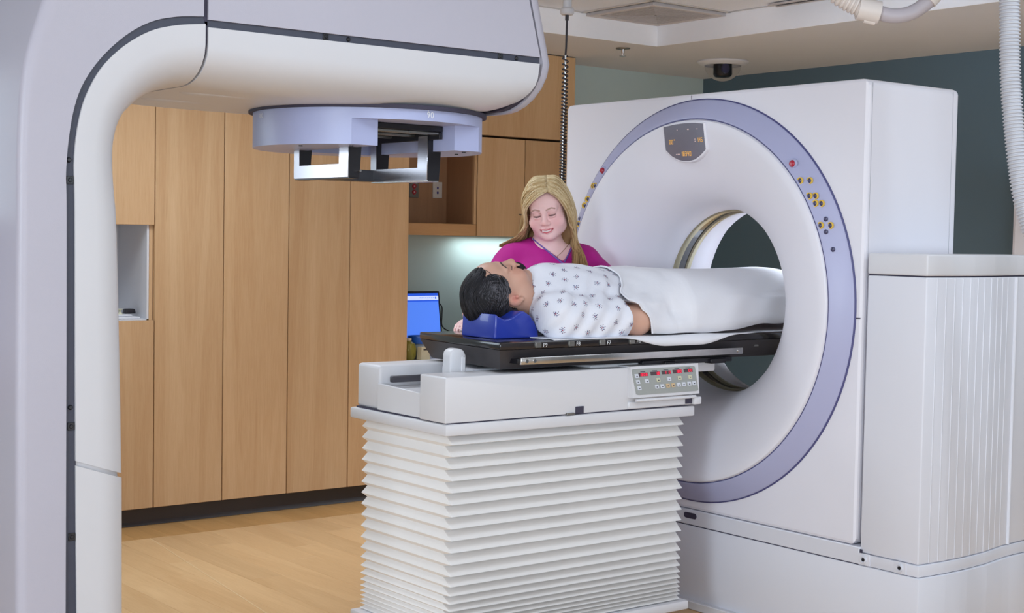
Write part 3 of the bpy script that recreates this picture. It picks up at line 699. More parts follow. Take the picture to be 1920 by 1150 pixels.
k = len(lo); mb.add([p + n_ * .0 for p in lo] + [p + n_ * .0015 for p in lo], [tuple(range(k))[::-1], tuple(range(k, 2 * k))] + [(i, (i + 1) % k, (i + 1) % k + k, i + k) for i in range(k)])
kp = obj('keypad', mb, M['panelgrey'], cpn, flat=True, label='grey membrane keypad')
vals = ['1806', '  18', ' 1 0', ' 180', '  00']
for i, (u, s_) in enumerate(zip((.185, .36, .525, .69, .855), vals)):
    v = .735 + i * .012
    obj('led_window', pbox(MB(), u, v, .135, .115, .0015, .0022), M['leddark'], cpn, flat=True)
    p0 = onp(u - .06 - (v - .5) * .06, v - .045) + n_ * .003
    obj('led_digits', digits(MB(), s_, p0, (1, 0, 0), -Vector((0, -.0101, -.1085)).normalized(), .0078, .0098, .0024, .0019), M['led'], cpn, flat=True)
    obj('caption', pbox(MB(), u, v + .085, .07, .022, .0015, .0018), M['ink'], cpn, flat=True)
bl = [(.085, .70, 'btn'), (.085, .51, 'btn'), (.085, .31, 'btn'), (.215, .52, 'btn'), (.385, .535, 'btncream'), (.545, .545, 'btn'), (.705, .555, 'btncream'), (.865, .57, 'btncream'),
      (.345, .32, 'btn'), (.425, .325, 'btn'), (.51, .33, 'btntan'), (.59, .335, 'btntan'), (.675, .34, 'btn'), (.75, .345, 'btn'), (.835, .35, 'btn'), (.91, .355, 'btn')]
for u, v, m_ in bl:
    q = obj('button', pbox(MB(), u, v, .052, .125, .0015, .004), M[m_], cpn, flat=True)
    obj('button_mark', pbox(MB(), u, v - .01, .02, .03, .004, .0044), M['ink'], q, flat=True)
obj('grip_bar', MB().tube([(3.45, 3.732, .858), (3.47, 3.727, .858), (3.735, 3.727, .858)], .006, 10), M['white'], co)
obj('console_shelf', MB().box(3.428, 3.72, 3.742, 3.76, .828, .852, .003, 1), M['white'], co)
obj('corner_block', MB().box(3.732, 3.770, 3.728, 3.80, .828, .856, .005, 2), M['white'], co)
obj('cable_gap', MB().box(3.700, 3.730, 3.738, 3.76, .832, .853), M['seam'], co)
# carriage under the tabletop
obj('carriage', MB().box(3.30, 3.908, 3.80, 4.24, .936, .982, .006, 2), M['white'], co)
obj('carriage_rail', MB().box(3.52, 3.97, 3.775, 3.80, .972, .990, .002, 1).box(3.62, 3.67, 3.765, 3.80, .968, .985, .002, 1).box(3.85, 3.93, 3.765, 3.80, .968, .986, .002, 1), M['black'], co)
# tabletop
tt = obj('tabletop', MB().prism([(2.868, 3.75), (5.0, 3.75), (5.0, 4.30), (2.928, 4.30)], 2, 1.051, 1.0745, .004, 2), M['table'], co, label='glossy black tabletop slab')
mb = MB().hexa([(2.90, 3.79, .985), (5.0, 3.79, .985), (5.0, 4.26, .985), (2.955, 4.26, .985), (2.870, 3.753, 1.050), (5.0, 3.753, 1.050), (5.0, 4.297, 1.050), (2.929, 4.297, 1.050)])
obj('table_body', mb, M['tableside'], co, flat=True, label='tapered charcoal body of the tabletop')
for i, x in enumerate((3.024, 3.167, 3.305, 3.442)):
    obj('index_notch', MB().box(x - .013, x + .013, 3.744, 3.752, 1.0535, 1.0725, .002, 1), M['steeldull'], tt)
    if i < 4: obj('index_label', text_mb(MB(), 'F%d' % (9 - i), (x + .032, 3.7492, 1.0615), (1, 0, 0), (0, 0, 1), .019), M['inkwhite'], tt, flat=True)
sr = obj('side_rail', MB().box(2.938, 3.978, 3.728, 3.738, 1.002, 1.026, .003, 2), M['steel'], co, label='polished steel accessory rail')
obj('rail_mount', MB().box(2.93, 3.96, 3.738, 3.79, 1.005, 1.020), M['black'], co)
for x in (2.962, 2.995, 3.955): obj('screw', MB().lathe([(0, -.002), (.0065, -.002), (.0065, .001)], (x, 3.728, 1.014), axis='Y', n=14), M['chrome'], sr)
for i in range(1): obj('index_hole', MB().prism([(4.075, 1.024), (4.10, 1.024), (4.092, 1.040), (4.080, 1.040)], 1, 3.764, 3.768), M['steeldull'], co)

# ================================================================== CT SCANNER
ctn = thing('ct_scanner', 'big white CT scanner with a lavender ring around its round opening', 'scanner', (4.25, 4.0, 0))
CY, CZ, X0 = 4.0, 1.184, 4.0
def resample(pts, n):
    P = np.array(pts + [pts[0]], float); L = np.concatenate([[0], np.cumsum(np.linalg.norm(np.diff(P, axis=0), axis=1))]); t = np.linspace(0, L[-1], n, endpoint=False)
    # keep the corner points: merge them in
    t = np.unique(np.concatenate([t, L[:-1]])); return [(np.interp(q, L, P[:, 0]), np.interp(q, L, P[:, 1])) for q in t]
def rr(inset): return rrect(3.205 + inset, 4.795 - inset, .38 + inset, 1.976 - inset, .032, 5)
base_loop = resample(rr(0), 160)
def loopin(inset):
    return [(min(max(y, 3.205 + inset), 4.795 - inset), min(max(z, .38 + inset), 1.976 - inset)) for y, z in base_loop]
def circ(r): return [(CY + r * math.cos(t), CZ + r * math.sin(t)) for t in [math.atan2(z - CZ, y - CY) for y, z in base_loop]]
rows = [[(x, y, z) for y, z in lp] for x, lp in ((X0 + .03, circ(.766)), (X0, circ(.768)), (X0, loopin(.012)), (X0 + .004, loopin(.003)), (X0 + .012, loopin(0)), (X0 + .495, loopin(0)), (X0 + .503, loopin(.003)), (X0 + .507, loopin(.012)), (X0 + .507, circ(.47)))]
obj('housing', MB().grid(rows, False, True), M['ctwhite'], ctn, ang=9)
def lx(prof, name, m, par=ctn, n=128, label=None): return obj(name, MB().lathe(prof, (X0, CY, CZ), axis='X', n=n), m, par, label=label)
rg = lx([(.767, .01), (.767, -.003), (.7645, -.008), (.758, -.0125), (.699, -.052), (.694, -.0535), (.691, -.050), (.690, .0)], 'ring', M['ring'], label='lavender ring around the opening')
lx([(.766, .004), (.7705, .001), (.7705, -.003), (.766, -.006)], 'ring_shade_line', M['shadeline'], rg)  # dark blue band paints the shadow line round the ring
lx([(.6915, -.045), (.6915, -.0515), (.6890, -.0515), (.6890, -.045)], 'ring_shade_line', M['shadeline'], rg)
lx([(.690, -.035), (.6885, -.053), (.684, -.061), (.674, -.0645), (.65, -.062), (.60, -.050), (.53, -.026), (.47, .004), (.43, .030), (.395, .063), (.372, .10), (.360, .14), (.355, .20)], 'funnel', M['ctwhite'], label='white funnel leading into the opening')
lx([(.356, .198), (.349, .203), (.347, .212), (.347, .222), (.354, .227)], 'window_ring', M['gold'])
lx([(.3545, .226), (.3545, .268)], 'scan_window', M['mylar'])
lx([(.354, .267), (.347, .271), (.347, .283), (.349, .292), (.356, .296)], 'window_ring', M['gold'])
lx([(.355, .294), (.358, .36), (.372, .42), (.41, .475), (.445, .50), (.472, .507)], 'rear_funnel', M['ctwhite'])
def seam(x0, x1, y0, y1, z0, z1): return obj('seam', MB().box(x0, x1, y0, y1, z0, z1), M['seam'], ctn)
seam(3.9992, 4.0005, 3.212, 3.232, 1.1585, 1.1625)
seam(3.9994, 4.0006, 4.0485, 4.0505, 1.955, 1.970)
sm = mat('pale_seam', (178, 176, 184), 0.6); M['paleseam'] = sm
for x in (4.0205, 4.470): obj('seam', MB().box(x, x + .0016, 3.2042, 3.2056, .39, 1.962), sm, ctn)
# display
poly = [(4.158, 1.764), (4.130, 1.741), (4.10, 1.727), (4.07, 1.720), (4.036, 1.719), (4.005, 1.724), (3.975, 1.738), (3.943, 1.760), (3.944, 1.856), (3.985, 1.8605), (4.04, 1.862), (4.10, 1.859), (4.158, 1.852)]
def infl(p, d): return [(4.05 + (y - 4.05) * (1 + d), 1.79 + (z - 1.79) * (1 + d)) for y, z in p]
poly = [(y * .9922, 1.42 + (z - 1.42) * .9922) for y, z in poly]
def lean(mb):
    mb.v = [(x + (1.857 - z) * .18, y, z) for x, y, z in mb.v]; return mb
obj('display_bezel', lean(MB().prism([(y - .032, z) for y, z in infl([(y + .032, z) for y, z in poly], .07)], 0, X0 - .0735, X0 - .030, .004, 3)), M['ctwhite'], ctn)
dp = obj('display', lean(MB().prism(poly, 0, X0 - .0750, X0 - .030, .001, 1)), M['display'], ctn, label='grey smoked status display')
mb = MB(); UX, UZ = (0, -1, 0), (0, 0, 1); xd = X0 - .0757; sy = lambda y: y * .9922; sz = lambda z: 1.42 + (z - 1.42) * .9922
digits(mb, '00', (xd, sy(4.133), sz(1.785)), UX, UZ, .0085, .017, .0035, .0022).add([(xd, sy(q), sz(p)) for q, p in ((4.106, 1.799), (4.102, 1.799), (4.102, 1.803), (4.106, 1.803))], [(0, 1, 2, 3)])
digits(mb, '145', (xd, sy(3.982), sz(1.788)), UX, UZ, .0075, .017, .0030, .0022)
digits(mb, '18340', (xd, sy(4.076), sz(1.738)), UX, UZ, .0085, .017, .0032, .0022)
obj('amber_digits', lean(mb), M['amber'], dp, flat=True)
mb = MB()
for y, z in ((3.993, 1.800), (3.993, 1.792), (4.100, 1.746), (4.092, 1.746), (4.084, 1.746), (4.083, 1.838), (4.027, 1.838), (4.022, 1.838), (3.976, 1.838)): mb.box(xd, xd + .0005, sy(y) - .002, sy(y) + .002, sz(z) - .002, sz(z) + .002)
obj('indicator', lean(mb), M['dispdot'], dp, flat=True)
# buttons on both sides of the ring
bt = [(3.495, 1.693, 'r'), (3.454, 1.632, 'y'), (3.424, 1.632, 'y'), (3.412, 1.578, 'y'), (3.393, 1.578, 'y'), (3.388, 1.552, 'y'), (3.369, 1.552, 'y'), (3.357, 1.476, 'y'), (3.328, 1.476, 'y'), (3.346, 1.498, 'd'), (3.338, 1.454, 'd'), (3.309, 1.394, 'd')]
proto = {}
for side in (0, 1):
    for y, z, kind in bt:
        if side: y = 2 * CY - y
        xb = X0 - .0115 - (.760 - math.hypot(y - CY, z - CZ)) * .6716
        if kind not in proto:
            if kind == 'r':
                b_ = obj('emergency_button', MB().lathe([(0, -.014), (.008, -.013), (.0125, -.008), (.013, .002)], (xb, y, z), axis='X', n=24), M['red'], ctn, label='red emergency stop button')
                g = obj('button_collar', MB().lathe([(.013, -.006), (.0165, -.006), (.018, -.002), (.018, .003)], (xb, y, z), axis='X', n=24), M['ring'], b_)
            else:
                b_ = obj('button', MB().lathe([(0, -.006), (.005, -.0055), (.0085, -.002), (.0085, .002)], (xb, y, z), axis='X', n=20), M['dkbtn'], ctn)
                g = None
                if kind == 'y': g = obj('button_ring', MB().lathe([(.0085, -.002), (.0088, -.0035), (.0125, -.0035), (.0128, .002)], (xb, y, z), axis='X', n=24), M['yellow'], b_, label='yellow ring round the button')
            proto[kind] = (b_, g, y, z, xb)
        else:
            b0, g0, y0, z0, x0_ = proto[kind]; wl = world_loc(b0)
            b_ = copyof(b0, wl + Vector((xb - x0_, y - y0, z - z0)), ctn)
            if g0: g = g0.copy(); C.objects.link(g); g.parent = b_
# base: band, box, plinth
obj('base_band', MB().box(X0 - .004, X0 + .56, 3.185, 4.82, .3205, .379, .003, 1), M['cover'], ctn)
obj('grip_slot', MB().prism(rrect(3.965, 4.032, .345, .367, .0105, 5), 0, X0 - .0055, X0 - .003), M['seam'], ctn, label='dark grip slot in the base band')
obj('base_gap', MB().box(X0, X0 + .56, 3.19, 4.81, .3165, .321), M['seam'], ctn)
cov = [(4.13, 2.936), (4.25, 2.937), (4.38, 2.948), (4.505, 2.972), (4.56, 2.979), (4.78, 2.99)]
def plan(d): return [(X0 - d, 3.188), (X0 - d, 2.945 - d)] + [(x, y - d) for x, y in cov] + [(4.78 + d, 3.188)]
obj('base_box', MB().prism([(X0 - .006, 4.85), (X0 - .006, 2.938)] + [(x, y - .008) for x, y in cov] + [(4.79, 4.85)], 2, .032, .317, .004, 2), M['cover'], ctn, ang=30)
obj('floor_plinth', MB().box(X0 - .03, 4.82, 2.95, 4.87, .001, .033, .003, 1), M['white'], ctn)
obj('side_band', MB().prism(plan(.0), 2, .302 + .017, .358, .003, 2), M['cover'], ctn, ang=30)
obj('side_gap', MB().prism(plan(-.006), 2, .315, .32), M['seam'], ctn)
sc_ = obj('side_cover', MB().prism(plan(-.004), 2, .360, 1.309, .005, 3), M['cover'], ctn, ang=30, label='tall fluted cover at the right end')
obj('side_cover_cap', MB().prism(plan(-.001), 2, 1.3135, 1.385, .006, 3), M['white'], ctn, ang=30)
obj('side_gap', MB().prism(plan(-.010), 2, 1.306, 1.315), M['seam'], ctn)
cp = np.array([(X0 + .004, 2.949)] + [(x, y + .004) for x, y in cov]); Lc = np.concatenate([[0], np.cumsum(np.linalg.norm(np.diff(cp, axis=0), axis=1))])
rib_me = mesh_of('rib', MB().box(-.0022, .0022, -.0016, .002, -.472, .472, .0012, 2), M['cover'], (0, 0, 0), 60)
for i in range(11):
    t = .052 + i * .0445
    o = bpy.data.objects.new('rib', rib_me); C.objects.link(o); o.parent = sc_
    o.location = Vector((np.interp(t, Lc, cp[:, 0]), np.interp(t, Lc, cp[:, 1]), .8345)) - world_loc(sc_)
obj('corner_bead', MB().tube([(4.558, 2.983, .362), (4.558, 2.983, 1.307)], .008, 10), M['cover'], ctn)
for y in (3.165, 3.015):
    q = obj('latch', MB().box(X0 - .004, X0 + .002, y - .024, y + .024, .32, .360, .001, 1), M['cover'], ctn)
    obj('latch_knob', MB().lathe([(0, -.004), (.006, -.004), (.0065, -.001), (.0075, -.001), (.009, -.006), (.013, -.006), (.014, .002)], (X0 - .004, y, .34), axis='X', n=24), M['cover'], q)
    obj('latch_hole', MB().lathe([(0, -.0045), (.0062, -.0042), (.0062, .001)], (X0 - .004, y, .34), axis='X', n=16), M['screw'], q)
obj('latch_gap', MB().box(X0 - .0015, X0 + .003, 3.176, 3.192, .358, .372), M['seam'], ctn)

# ================================================================== CEILING-HUNG ITEMS
pd = thing('hand_pendant', 'coiled black cord hanging from a white ceiling tube behind the woman', 'pendant', (4.067, 4.885, 2.63))
obj('ceiling_tube', MB().lathe([(0, 0), (.019, 0), (.019, .245), (0, .245)], (4.067, 4.885, 2.39), n=24), M['white'], pd)
obj('tube_flange', MB().lathe([(0, -.012), (.024, -.012), (.030, -.006), (.031, .012), (.026, .018), (.019, .02)], (4.067, 4.885, 2.385), n=28), M['white'], pd)
obj('cord_lead', MB().tube(spline([(4.067, 4.885, 2.375), (4.067, 4.885, 2.35)], 3), .008, 10).tube(spline([(4.067, 4.885, 2.355), (4.066, 4.885, 2.27), (4.064, 4.884, 2.23), (4.060, 4.882, 2.20)], 5), .0045, 8), M['cord'], pd)
pts = []; N = 62
for i in range(N * 9 + 1):
    t = i / (N * 9); z = 2.20 - t * .85; a = 2 * math.pi * i / 9
    dens = z
    r_ = .0125
    zz = 2.20 - .85 * (t ** .82)
    pts.append((4.060 - .018 * t + r_ * math.cos(a), 4.882 - .012 * t + r_ * math.sin(a), zz))
obj('coiled_cord', MB().tube(pts, .0034, 5), M['cord'], pd)
obj('inner_wire', MB().tube([(4.060, 4.882, 2.20), (4.042, 4.870, 1.35)], .004, 6), M['chrome'], pd)
obj('handset', MB().box(4.015, 4.07, 4.852, 4.888, 1.19, 1.355, .012, 3), M['white'], pd)

hz = thing('corrugated_hose', 'long grey corrugated hose hanging down at the right edge', 'hose', (3.98, 2.66, 2.6))
path = spline([(3.96, 2.70, 2.625), (3.970, 2.672, 2.40), (3.978, 2.660, 2.171), (3.984, 2.650, 1.926), (3.993, 2.622, 1.681), (4.006, 2.592, 1.52), (4.04, 2.52, 1.30), (4.10, 2.43, .95), (4.16, 2.38, .55), (4.24, 2.34, .16), (4.34, 2.32, .036), (4.60, 2.33, .034), (4.79, 2.60, .034)], 26)
P_ = np.array(path); L_ = np.concatenate([[0], np.cumsum(np.linalg.norm(np.diff(P_, axis=0), axis=1))])
step = .0055; tt_ = np.arange(0, L_[-1], step / 2); rad = [.0285 + (.0035 if i % 4 in (0, 1) else -.0015) for i in range(len(tt_))]
obj('hose_body', MB().tube([tuple(np.interp(t, L_, P_[:, k]) for k in range(3)) for t in tt_], rad, 20), M['hose'], hz, ang=60)
eb = thing('conduit_elbow', 'pale corrugated hose end clamped to a smooth elbow pipe under the ceiling', 'pipe', (3.9, 3.1, 2.6))
path = spline([(3.70, 3.35, 2.60), (3.745, 3.27, 2.36), (3.80, 3.19, 2.235), (3.875, 3.122, 2.178)], 20)
P_ = np.array(path); L_ = np.concatenate([[0], np.cumsum(np.linalg.norm(np.diff(P_, axis=0), axis=1))]); tt_ = np.arange(0, L_[-1], .0045)
obj('corrugated_sleeve', MB().tube([tuple(np.interp(t, L_, P_[:, k]) for k in range(3)) for t in tt_], [.030 + (.003 if i % 3 else -.003) for i in range(len(tt_))], 18), M['clamp'], eb, ang=50)
obj('clamp_ring', MB().tube([(3.852, 3.140, 2.186), (3.906, 3.096, 2.172)], .037, 28).tube([(3.868, 3.128, 2.150), (3.896, 3.104, 2.142)], .012, 10), M['clamp'], eb)
obj('elbow', MB().tube(spline([(3.90, 3.10, 2.174), (3.935, 3.072, 2.163), (3.975, 3.040, 2.168), (4.01, 3.013, 2.190), (4.045, 2.985, 2.235), (4.06, 2.972, 2.30), (4.06, 2.972, 2.61)], 8), .024, 18), M['pipe'], eb)
obj('elbow_collar', MB().tube([(4.030, 2.998, 2.212), (4.048, 2.983, 2.240)], .029, 20), M['clamp'], eb)

# ================================================================== HEADREST
hp = [(2.948, 1.0755), (3.138, 1.0755), (3.134, 1.098), (3.120, 1.128), (3.098, 1.152), (3.075, 1.166), (3.06, 1.168), (3.045, 1.160), (3.02, 1.146), (2.99, 1.140), (2.965, 1.150), (2.952, 1.160)]
hd = thing('headrest', 'glossy blue moulded headrest under the patient head', 'headrest', (3.04, 4.02, 1.0755))
obj('headrest_body', MB().prism(hp, 1, 3.885, 4.075, .006, 3), M['bluefoam'], hd, ang=35)

# ================================================================== FIGURES: signed-distance bodies turned into ONE continuous surface
def axis_pts(lo, hi, coarse, fine):
    """grid line positions: coarse steps, finer inside the given (a, b, step) ranges"""
    out = [lo]; 
    while out[-1] < hi:
        x = out[-1]; h = coarse
        for a, b_, s in fine:
            if a - s <= x < b_: h = min(h, s)
        for a, b_, s in fine:
            if x < a < x + h: h = max(a - x, s)
        out.append(x + h)
    return np.array(out, np.float32)
class Field:
    def __init__(s, ax):
        s.ax = ax; s.D = np.full([len(a) for a in ax], 1.0, np.float32)
    def sub(s, lo, hi):
        sl = []
        for a, l, h in zip(s.ax, lo, hi):
            i = max(int(np.searchsorted(a, l)) - 1, 0); j = min(int(np.searchsorted(a, h)) + 1, len(a))
            if j <= i: return None, None
            sl.append(slice(i, j))
        g = np.meshgrid(*[a[q] for a, q in zip(s.ax, sl)], indexing='ij', sparse=True)
        return tuple(sl), g
    def blend(s, sl, d, k, op):
        A = s.D[sl]
        if op == '+':
            if k > 0: h = np.maximum(k - np.abs(A - d), 0) / k; s.D[sl] = np.minimum(A, d) - h * h * k * .25
            else: s.D[sl] = np.minimum(A, d)
        else:
            d = -d
            if k > 0: h = np.maximum(k - np.abs(A - d), 0) / k; s.D[sl] = np.maximum(A, d) + h * h * k * .25
            else: s.D[sl] = np.maximum(A, d)
    def cap(s, a, b_, ra, rb=None, k=.02, op='+', off=0.0):
        """tapering limb from a to b"""
        rb = ra if rb is None else rb; a = np.array(a, float); b_ = np.array(b_, float); ra += off; rb += off
        m = max(ra, rb) + k + .015
        sl, g = s.sub(np.minimum(a, b_) - m, np.maximum(a, b_) + m)
        if sl is None: return
        ba = b_ - a; L = float(ba @ ba) + 1e-12
        t = np.clip(((g[0] - a[0]) * ba[0] + (g[1] - a[1]) * ba[1] + (g[2] - a[2]) * ba[2]) / L, 0, 1)
        d = np.sqrt((g[0] - a[0] - t * ba[0]) ** 2 + (g[1] - a[1] - t * ba[1]) ** 2 + (g[2] - a[2] - t * ba[2]) ** 2) - (ra + t * (rb - ra))
        s.blend(sl, d.astype(np.float32), k, op)
    def ell(s, c, r, k=.02, op='+', rot=None, off=0.0):
        c = np.array(c, float); r = np.array(r, float) + off; m = max(r) + k + .015
        sl, g = s.sub(c - m, c + m)
        if sl is None: return
        q = [g[i] - c[i] for i in range(3)]
        if rot is not None: q = [rot[0, i] * q[0] + rot[1, i] * q[1] + rot[2, i] * q[2] for i in range(3)]
        k0 = np.sqrt((q[0] / r[0]) ** 2 + (q[1] / r[1]) ** 2 + (q[2] / r[2]) ** 2)
        k1 = np.sqrt((q[0] / r[0] ** 2) ** 2 + (q[1] / r[1] ** 2) ** 2 + (q[2] / r[2] ** 2) ** 2) + 1e-9
        s.blend(sl, (k0 * (k0 - 1) / k1).astype(np.float32), k, op)
    def full(s): return np.meshgrid(*s.ax, indexing='ij', sparse=True)
    def mesh(s):
        """naive surface nets on the (uneven) grid"""
        D = s.D; ins = D < 0; nx, ny, nz = D.shape
        c = np.zeros((nx - 1, ny - 1, nz - 1), np.uint8)
        for i in (0, 1):
            for j in (0, 1):
                for k in (0, 1): c += ins[i:nx - 1 + i, j:ny - 1 + j, k:nz - 1 + k]
        cells = np.argwhere((c > 0) & (c < 8)); idx = -np.ones(c.shape, np.int32); idx[tuple(cells.T)] = np.arange(len(cells))
        acc = np.zeros((len(cells), 3)); cnt = np.zeros(len(cells))
        A = [np.asarray(a, float) for a in s.ax]
        for ax_ in range(3):
            o1, o2 = [q for q in range(3) if q != ax_]
            for u in (0, 1):
                for v in (0, 1):
                    p = cells.copy(); p[:, o1] += u; p[:, o2] += v; q = p.copy(); q[:, ax_] += 1
                    d0, d1 = D[tuple(p.T)].astype(float), D[tuple(q.T)].astype(float); m = (d0 < 0) != (d1 < 0)
                    t = np.where(m, d0 / np.where(m, d0 - d1, 1), 0)
                    pos = np.stack([A[w_][p[:, w_]] for w_ in range(3)], 1)
                    pos[:, ax_] += t * (A[ax_][q[:, ax_]] - A[ax_][p[:, ax_]])
                    acc[m] += pos[m]; cnt[m] += 1
        V = acc / cnt[:, None]; F = []
        for ax_ in range(3):
            o1, o2 = [(1, 2), (2, 0), (0, 1)][ax_]
            a = np.moveaxis(ins, ax_, 0)
            ch = np.argwhere(np.moveaxis(a[:-1] != a[1:], 0, ax_))
            ok = (ch[:, o1] > 0) & (ch[:, o2] > 0) & (ch[:, o1] < D.shape[o1] - 1) & (ch[:, o2] < D.shape[o2] - 1); ch = ch[ok]
            def at(u, v):
                p = ch.copy(); p[:, o1] -= u; p[:, o2] -= v; return idx[tuple(p.T)]
            q = np.stack([at(1, 1), at(0, 1), at(0, 0), at(1, 0)], 1)
            flip = ~ins[tuple(ch.T)]; q[flip] = q[flip][:, ::-1]; F.append(q)
        return V, np.concatenate(F)
def keep_main(V, F):
    """drop stray islands, keep the largest"""
    par = np.arange(len(V))
    for _ in range(600):
        lo = par[F].min(1); new = par.copy()
        for c in range(4): np.minimum.at(new, F[:, c], lo)
        new = new[new]; new = new[new]
        if (new == par).all(): break
        par = new
    ids, n = np.unique(par[F[:, 0]], return_counts=True); k = par[F[:, 0]] == ids[n.argmax()]
    F = F[k]; u, inv = np.unique(F, return_inverse=True); return V[u], inv.reshape(F.shape)
def field_obj(name, V, F, m, parent, col=None, uv=None, smooth=0):
    if smooth:
        e = np.concatenate([F[:, [0, 1]], F[:, [1, 2]], F[:, [2, 3]], F[:, [3, 0]]]); 
        for _ in range(smooth):
            s_ = np.zeros_like(V); n = np.zeros(len(V))
            np.add.at(s_, e[:, 0], V[e[:, 1]]); np.add.at(n, e[:, 0], 1); np.add.at(s_, e[:, 1], V[e[:, 0]]); np.add.at(n, e[:, 1], 1)
            V = V * .5 + .5 * s_ / n[:, None]
    me = bpy.data.meshes.new(name); org = np.array(world_loc(parent)) if parent else np.zeros(3)
    me.from_pydata((V - org).tolist(), [], F.tolist()); me.shade_smooth(); me.materials.append(m)
    if col is not None:
        c = np.concatenate([np.where(col <= .04045, col / 12.92, ((col + .055) / 1.055) ** 2.4), np.ones((len(V), 1))], 1)
        at = me.attributes.new('Col', 'FLOAT_COLOR', 'POINT'); at.data.foreach_set('color', c.astype(np.float32).ravel())
    if uv is not None:
        ul = me.uv_layers.new(name='UVMap'); li = np.empty(len(me.loops), np.int32); me.loops.foreach_get('vertex_index', li)
        ul.data.foreach_set('uv', uv[li].astype(np.float32).ravel())
    o = bpy.data.objects.new(name, me); C.objects.link(o); o.parent = parent; return o
def rotm(axis, deg): return np.array(Matrix.Rotation(R(deg), 3, axis))
def sstep(x, a, b_): t = np.clip((x - a) / (b_ - a), 0, 1); return t * t * (3 - 2 * t)
def mixc(c, d, m): return c * (1 - m[:, None]) + np.array(d) / 255 * m[:, None]

def head(f, T, o, s, kind):
    """face, skull, nose, lips, lids, ears and the top of the neck. T: 3x3 head axes, o: eye-level centre, s: scale"""
    P = lambda p: o + T @ (np.array(p, float) * s)
    E = lambda c, r, k=.02, op='+': f.ell(P(c), np.array(r) * s, k, op, T)
    K = lambda a, b_, ra, rb=None, k=.012, op='+': f.cap(P(a), P(b_), ra * s, (rb if rb is not None else ra) * s, k, op)
    fem = kind == 'woman'
    E((0, .012, .032), (.074, .092, .080), .0)                       # skull
    E((0, -.022, -.035), (.064 if not fem else .069, .068, .078), .03)     # face mass
    E((0, -.040, .045), (.058, .050, .045), .03)                     # forehead
    E((0, -.045, -.085), (.040 if not fem else .046, .042, .030), .035)       # jaw
    E((0, -.076, -.100), (.020, .016, .014), .025)                   # chin
    for q in (-1, 1):
        E((q * .040, -.062, -.040), (.026 if not fem else .031, .024, .026), .03)            # cheek
        E((q * .050, -.005, -.072), (.018, .034, .026), .03)         # jaw angle
        K((q * .012, -.091, .020), (q * .044, -.076, .018), .007, .006, .02)   # brow ridge
        E((q * .031, -.100, -.004), (.020, .016, .012), .014, '-')    # eye socket
        E((q * .031, -.0775, -.003), (.0165, .0150, .0130), .006)       # closed/lowered lid over the eyeball
        E((q * .031, -.0885, -.0135), (.015, .006, .004), .006)        # lower lid bag
    K((0, -.090, .012), (0, -.104, -.028), .0075, .0105, .012)         # nose bridge
    E((0, -.1075, -.034), (.0125, .0125, .0105), .010)                  # tip
    for q in (-1, 1):
        E((q * .0125, -.0985, -.037), (.0085, .0105, .0080), .007)       # nostril wing
        E((q * .006, -.1085, -.0445), (.0036, .005, .003), .003, '-')    # nostril
    w_ = .029 if fem else .023
    up = .006 if fem else .0
    for q in (-1, 1):                                                # lips curve
        K((0, -.0985, -.0635), (q * w_ * .55, -.0935, -.0640 + up * .25), .0052, .0045, .006)
        K((q * w_ * .55, -.0935, -.0640 + up * .25), (q * w_, -.0835, -.0665 + up), .0045, .0025, .006)
        K((0, -.0970, -.0755), (q * w_ * .55, -.0925, -.0735 + up * .25), .0058, .0050, .006)
        K((q * w_ * .55, -.0925, -.0735 + up * .25), (q * w_, -.0835, -.0675 + up), .0050, .0025, .006)
        E((q * .070, .018, -.016), (.0115, .0175, .029), .006)           # ear
        E((q * .082, .013, -.013), (.0055, .009, .0165), .004, '-')
        E((q * .080, .004, -.018), (.005, .006, .008), .004)
        E((q * .070, .008, -.044), (.008, .008, .009), .008)            # lobe
    if fem: K((-.017, -.1035, -.0690), (.017, -.1035, -.0690), .0019, .0019, .002, '-')
    else: K((-.016, -.1025, -.0698), (.016, -.1025, -.0698), .0013, .0013, .002, '-')
    return P
